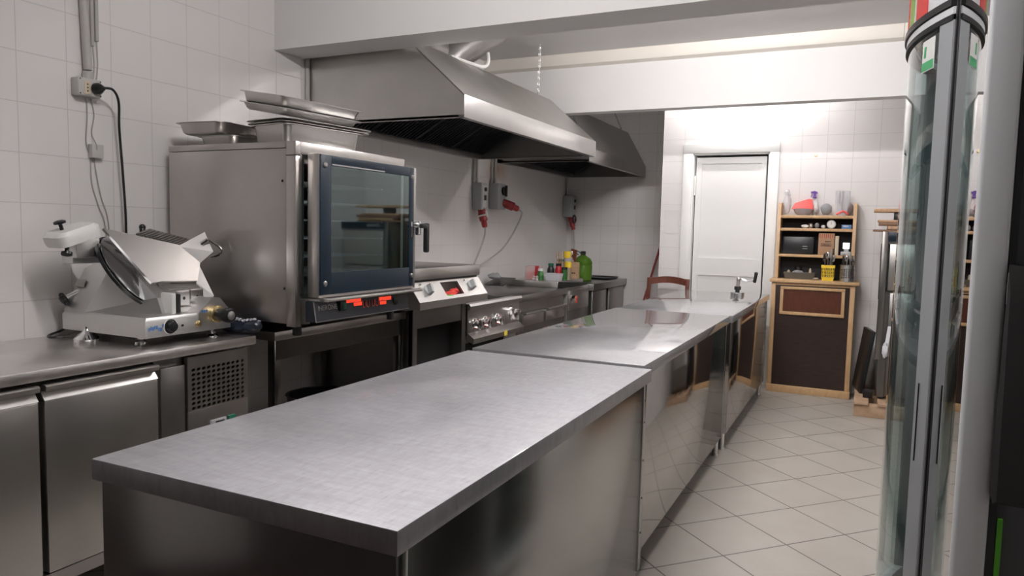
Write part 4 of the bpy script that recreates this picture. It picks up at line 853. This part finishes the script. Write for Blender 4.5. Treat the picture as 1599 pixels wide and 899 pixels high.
MB().box(-.63, -.38, 6.70, 6.80, 1.189, 1.34, .01).make('appliance_body', 'black', t)
MB().box(-.47, -.43, 6.6985, 6.70, 1.235, 1.24).box(-.47, -.43, 6.6985, 6.70, 1.255, 1.26).make('vent_slot', 'grey_plastic', t)
# narrow shelf
for x, m, lb, r, c in ((-.46, 'white_plastic', 'white crumpled tube at the near end of the narrow shelf', (.03, .02, .016), 'tube'), (-.415, 'steel_bright', 'small shiny whisk head on the narrow shelf', (.022, .02, .022), 'whisk'), (-.365, 'fabric_grey', 'small grey jar on the narrow shelf', (.018, .02, .024), 'jar'), (-.315, 'white_plastic', 'small white cup on the narrow shelf beside the dial', (.018, .02, .015), 'cup')):
    one('shelf_' + c, MB().ball((x, 6.715, 1.413+r[2]), r, 12, 8, .1 if c in ('tube', 'whisk') else 0), m, lb, c)
t = thing('kitchen_timer', 'round white dial thermometer on the narrow hutch shelf', 'dial', (-.253, 6.7, 1.413))
MB().lathe_ax([(.034, 0), (.035, .004), (.035, .02), (.030, .022)], (-.253, 6.712, 1.4485), (0, -1, 0), 24).make('dial_body', 'light_grey', t)
MB().lathe_ax([(.027, .0), (.027, .0012)], (-.253, 6.69, 1.4485), (0, -1, 0), 24).make('dial_face', 'white_plastic', t)
MB().box(-.255, -.251, 6.6875, 6.689, 1.4485, 1.468).make('needle', 'red_mark', t)
t = thing('blue_packet', 'small blue packet on the narrow hutch shelf', 'packet', (-.135, 6.71, 1.413)); MB().box(-.172, -.098, 6.69, 6.74, 1.413, 1.446, .002).make('packet', 'blue_box', t)
MB().box(-.16, -.12, 6.6888, 6.69, 1.428, 1.438).make('label', 'light_grey', t)
# top shelf
TS = 1.523; random.seed(9)
one('clear_bag', MB().ball((-.616, 6.75, TS+.098), (.033, .045, .085), 14, 9, .1).ball((-.616, 6.75, TS+.19), (.025, .03, .03), 10, 6, .3), 'clear_plastic', 'crumpled clear plastic bag at the door end of the hutch top', 'bag')
t = thing('bowl_bundle', 'bowl with a bright coral red cloth on the hutch top', 'bowl', (-.48, 6.74, TS))
MB().lathe([(.045, TS), (.07, TS+.02), (.084, TS+.055), (.08, TS+.055), (.066, TS+.024), (.04, TS+.008)], -.48, 6.745, 24).make('bowl', 'sheer_grey', t)
MB().hull([(-.575, 6.70, TS+.05), (-.56, 6.78, TS+.06), (-.41, 6.78, TS+.05), (-.40, 6.70, TS+.045), (-.55, 6.73, TS+.105), (-.44, 6.74, TS+.142), (-.415, 6.74, TS+.135), (-.40, 6.75, TS+.08), (-.5, 6.68, TS+.055)]).make('cloth', 'coral', t)
t = thing('spray_bottle', 'white spray bottle with purple trigger on the hutch top', 'spray bottle', (-.40, 6.80, TS))
MB().lathe([(.022, TS), (.023, TS+.01), (.022, TS+.09), (.014, TS+.13), (.012, TS+.15)], -.39, 6.815).make('bottle_body', 'white_plastic', t)
MB().box(-.415, -.385, 6.785, 6.815, TS+.15, TS+.165, .004).prism([(-.432, TS+.19), (-.38, TS+.186), (-.378, TS+.2), (-.40, TS+.21), (-.432, TS+.205)], 'y', 6.787, 6.813).box(-.41, -.39, 6.79, 6.81, TS+.165, TS+.19).prism([(-.425, TS+.188), (-.418, TS+.188), (-.424, TS+.158), (-.432, TS+.156)], 'y', 6.795, 6.805).make('trigger', 'purple', t)
one('grey_bundle', MB().ball((-.30, 6.74, TS+.054), (.046, .045, .049), 14, 8, .08), 'fabric_grey', 'grey wrapped bundle on the hutch top beside the jug', 'bundle')
one('crumpled_bag', MB().ball((-.372, 6.71, TS+.035), (.02, .04, .029), 14, 8, .15), 'sheer_grey', 'small crumpled bag on the hutch top by the spray bottle', 'bag')
t = thing('jug', 'tall translucent ribbed jug on the hutch top', 'jug', (-.18, 6.74, TS))
MB().loft([rrect(-.215, -.14, 6.695, 6.75, TS, .015), rrect(-.235, -.12, 6.69, 6.755, TS+.10, .018), rrect(-.24, -.118, 6.69, 6.755, TS+.205, .018), rrect(-.234, -.124, 6.696, 6.749, TS+.205, .015), rrect(-.21, -.145, 6.702, 6.743, TS+.006, .012)]).make('jug_body', 'clear_plastic', t)
MB().box(-.182, -.172, 6.686, 6.69, TS+.02, TS+.2, .001).box(-.205, -.195, 6.686, 6.69, TS+.1, TS+.2, .001).make('jug_rib', 'sheer_grey', t)
one('round_pot', MB().ball((-.138, 6.798, TS+.061), (.045, .036, .06), 18, 10), 'sheer_grey', 'round dull pot behind the jug on the hutch top', 'pot')
one('tongs', MB().tube([(-.22, 6.675, TS+.008), (-.165, 6.675, TS+.035), (-.13, 6.675, TS+.008)], .008, 8, 3), 'coral', 'pale red tongs lying in front of the jug', 'tongs')

# ------------------------------------------------------------------ dishwasher, boards, pallet, tray
t = thing('dishwasher', 'tall steel dishwasher standing on the pallet by the hutch', 'dishwasher', (.42, 6.4, .115))
wx0, wx1, wy0, wy1 = .125, .72, 6.14, 6.74
b = MB().box(wx0+.02, wx1, wy0+.05, wy1, .13, 1.392, .004).box(wx0, wx0+.042, wy0, wy0+.1, .42, 1.392, .004).box(wx0+.042, wx1, wy0+.004, wy0+.06, 1.30, 1.32).box(wx0+.03, wx0+.075, wy0+.02, wy0+.1, .13, .94)
b.make('dishwasher_body', 'steel_dim', t)
MB().box(wx0+.042, wx1, wy0-.004, wy0+.05, 1.32, 1.39, .003).make('name_panel', 'navy', t)
text('brand_lettering', 'ZANUSSI', .038, (wx0+.042+.135, wy0-.006, 1.355), (math.pi/2, 0, 0), 'light_grey', t)
d = MB().box(wx0+.055, wx1-.02, wy0+.01, wy0+.052, .95, 1.30, .003).make('door', 'steel_door', t)
MB().box(wx0+.05, wx0+.056, wy0+.004, wy0+.05, .95, 1.30).box(wx0-.004, wx0+.001, wy0+.02, wy0+.05, .88, 1.30).make('door_seal', 'black', d)
MB().box(wx0+.075, wx1-.03, wy0+.0, wy0+.05, .45, .93, .003).make('lower_panel', 'steel_dark', t)
for x in (wx0+.06, wx1-.06):
    for y in (wy0+.08, wy1-.06): MB().cyl((x, y, .1135), (x, y, .135), .02).make('foot', 'rubber', t)
def board(label, x0, x1, y0, y1, z0, z1, m='board', g='wooden boards on the dishwasher'): return one('wooden_board', MB().box(x0, x1, y0, y1, z0, z1, .003), m, label, 'board', g)
board('lowest long wooden board on the dishwasher', .062, .62, 6.28, 6.56, 1.393, 1.408, 'board_dark')
board('short thick wooden board above the lowest one on the dishwasher', .16, .60, 6.27, 6.5, 1.409, 1.438)
board('dark wooden board in the middle of the dishwasher pile', .10, .62, 6.26, 6.52, 1.439, 1.465, 'board_dark')
board('thin pale wooden board second from the top of the pile', .09, .58, 6.29, 6.5, 1.466, 1.482)
one('black_block', MB().box(.20, .30, 6.30, 6.4, 1.483, 1.541, .004), 'black', 'black block propping up the topmost board', 'block')
board('topmost wooden board propped up on blocks', .062, .62, 6.26, 6.5, 1.542, 1.568, 'board')
t = thing('pallet', 'rough wooden pallet on the floor under the dishwasher', 'pallet', (.42, 6.4, 0))
px0, px1 = .0, .80
for y in (5.99, 6.30, 6.62): MB().box(px0, px1, y, y+.09, .0, .092, .004).make('bearer', 'pallet', t)
for x in (px0, .16, .36, .56, .70): MB().box(x, x+.10, 5.975, 6.745, .093, .112, .003).make('deck_board', 'pallet', t)
Mt = Matrix.Translation((.0, 6.50, .115)) @ Matrix.Rotation(.17, 4, 'Z') @ Matrix.Rotation(.13, 4, 'Y')
b = MB().box(0, .012, -.2, .14, 0, .5, .003).box(.012, .03, -.2, -.188, 0, .5, .002).box(.012, .03, .128, .14, 0, .5, .002).box(.012, .03, -.19, .13, 0, .012, .002).box(.012, .03, -.19, .13, .488, .5, .002)
one('oven_tray', b.xf(Mt), 'black', 'black oven tray leaning against the dishwasher', 'tray')
one('black_crate', MB().loft([rrect(.06, .125, 6.16, 6.26, .113, .01), rrect(.055, .128, 6.155, 6.265, .165, .012)]), 'black', 'low black box on the pallet in front of the leaning tray', 'box')
random.seed(4)
b = MB().ball((.19, 6.118, .50), (.022, .02, .06), 10, 8, .2).hull([(.185, 6.118, .52), (.21, 6.118, .52), (.20, 6.13, .68), (.225, 6.13, .68), (.185, 6.139, .52), (.2, 6.139, .68), (.225, 6.139, .68)])
one('white_cloth', b, 'white_cloth', 'white cloth hanging on the dishwasher front', 'cloth')

# ------------------------------------------------------------------ drinks fridges
FX = .18
t = thing('curved_fridge', 'tall drinks fridge with a bulging curved glass door and red green header', 'fridge', (.5, 2.55, 0))
FY0, FY1, BU = 2.20, 2.92, .088
def arc(n=20, off=0, y0=FY0, y1=FY1):
    out = []
    for k in range(n+1):
        f = k/n; out.append((FX-off-BU*(1-(2*f-1)**2), y0+(y1-y0)*f))
    return out
def curved(z0, z1, th=.012, off=0, f0=0, f1=1, n=20):
    A_ = []
    for k in range(n+1):
        f = f0+(f1-f0)*k/n; A_.append((FX-off-BU*(1-(2*f-1)**2), FY0+(FY1-FY0)*f))
    b = MB(); b.loft([[(x, y, z0), (x, y, z1), (x+th, y, z1), (x+th, y, z0)] for x, y in A_]); return b
b = MB().box(FX+.05, FX+.62, FY0, FY0+.02, .08, 2.12).box(FX+.05, FX+.62, FY1-.02, FY1, .08, 2.12).box(FX+.60, FX+.62, FY0, FY1, .08, 2.08).box(FX+.02, FX+.62, FY0, FY1, 2.11, 2.13).box(FX+.02, FX+.62, FY0, FY1, .03, .14)
b.make('cabinet', 'fridge_in', t)
MB().box(FX+.585, FX+.6, FY0+.02, FY1-.02, .14, 1.92).make('liner', 'fridge_in', t)
dr = curved(.16, 1.915, .006, .0, .07, .96).make('curved_glass', 'fridge_glass', t)
b = curved(.12, 1.915, .03, .004, 0, .08, 6); b.make('door_frame', 'fridge_grey', t)
curved(.12, 1.915, .03, .003, .955, 1, 4).make('door_frame', 'fridge_grey', t)
curved(.10, .17, .03, .004).make('door_rail', 'fridge_light', t)
curved(1.915, 1.935, .03, .006).make('door_rail', 'fridge_light', t)
curved(1.902, 1.916, .03, .0075).make('rail_seal', 'gasket', t)
curved(1.938, 1.955, .03, .012).make('header_edge', 'black', t)
curved(1.956, 2.12, .03, .004).make('header_panel', 'fridge_light', t)
for f0, f1, m in ((.18, .30, 'header_red'), (.34, .42, 'header_green'), (.46, .55, 'header_red'), (.60, .74, 'header_green')): curved(1.96, 2.115, .002, .0062, f0, f1, 4).make('header_stripe', m, t)
st = curved(1.80, 1.885, .001, .0015, .115, .215, 4).make('sticker', 'white_plastic', t)
curved(1.803, 1.826, .001, .0028, .118, .212, 4).make('sticker_band', 'sticker_green', st)
curved(1.838, 1.868, .001, .0028, .18, .195, 2).make('sticker_mark', 'sticker_green', st)
MB().box(FX-.0250, FX-.022, FY0+.037, FY0+.047, .735, .95).make('door_pull', 'black', t)
for z in (.42, .75, 1.08, 1.40): MB().box(FX+.05, FX+.55, FY0+.03, FY1-.03, z, z+.008).make('shelf', 'steel_bright', t)
MB().box(FX-.0, FX+.06, FY0-.035, FY0-.003, .06, 2.12).make('side_seal', 'gasket', t)

t = thing('flat_fridge', 'tall black drinks fridge with a flat mirror like glass door and wide grey frame', 'fridge', (.5, 1.8, 0))
NY0, NY1 = 1.535, 2.15; FX = .182
b = MB().box(FX+.06, FX+.68, NY0+.005, NY0+.03, .06, 2.05).box(FX+.06, FX+.68, NY1-.025, NY1, .06, 2.05).box(FX+.66, FX+.68, NY0, NY1, .06, 2.05).box(FX+.06, FX+.68, NY0+.005, NY1, 2.05, 2.07).box(FX+.06, FX+.68, NY0+.005, NY1, 0, .10)
b.make('cabinet', 'fridge_dark', t)
MB().box(FX+.3, FX+.32, NY0+.03, NY1-.03, .10, 2.05).make('liner', 'fridge_dark', t)
MB().box(FX+.002, FX+.008, NY0+.02, NY1-.018, .12, 2.03).make('glass', 'mirror_glass', t)
b = MB().box(FX-.004, FX+.052, NY0, NY0+.022, .08, 2.06, .008, 3).box(FX, FX+.05, NY0+.02, NY1-.02, 2.03, 2.06).box(FX, FX+.05, NY0+.02, NY1-.02, .08, .12)
b.make('door_frame', 'fridge_light', t)
MB().box(FX+.001, FX+.05, NY1-.012, NY1-.003, .08, 2.06, .002).make('far_frame', 'gasket', t)
MB().box(FX+.05, FX+.062, NY0+.002, NY1, .09, 2.05).make('gasket', 'gasket', t)
MB().box(FX+.064, FX+.072, NY0-.002, NY0+.004, .1, .84).make('green_side_stripe', 'stripe_green', t)  # plain green decal strip on the fridge side
t = thing('black_cover', 'black cloth cover hanging on the side of the flat fridge', 'cover', (FX+.16, NY0-.02, .8))
MB().hull([(FX+.050, NY0-.012, 1.30), (FX+.062, NY0-.012, 1.265), (FX+.30, NY0-.012, 1.26), (FX+.30, NY0-.012, .87), (FX+.052, NY0-.012, .87), (FX+.046, NY0-.012, .89), (FX+.052, NY0-.03, 1.25), (FX+.30, NY0-.03, 1.25), (FX+.30, NY0-.03, .88), (FX+.055, NY0-.03, .88)]).make('cover_cloth', 'black_matt', t)
MB().tube([(FX+.052, NY0-.014, 1.285), (FX+.051, NY0-.018, 1.26), (FX+.052, NY0-.014, 1.23)], .003, 6).make('hook', 'chrome', t)
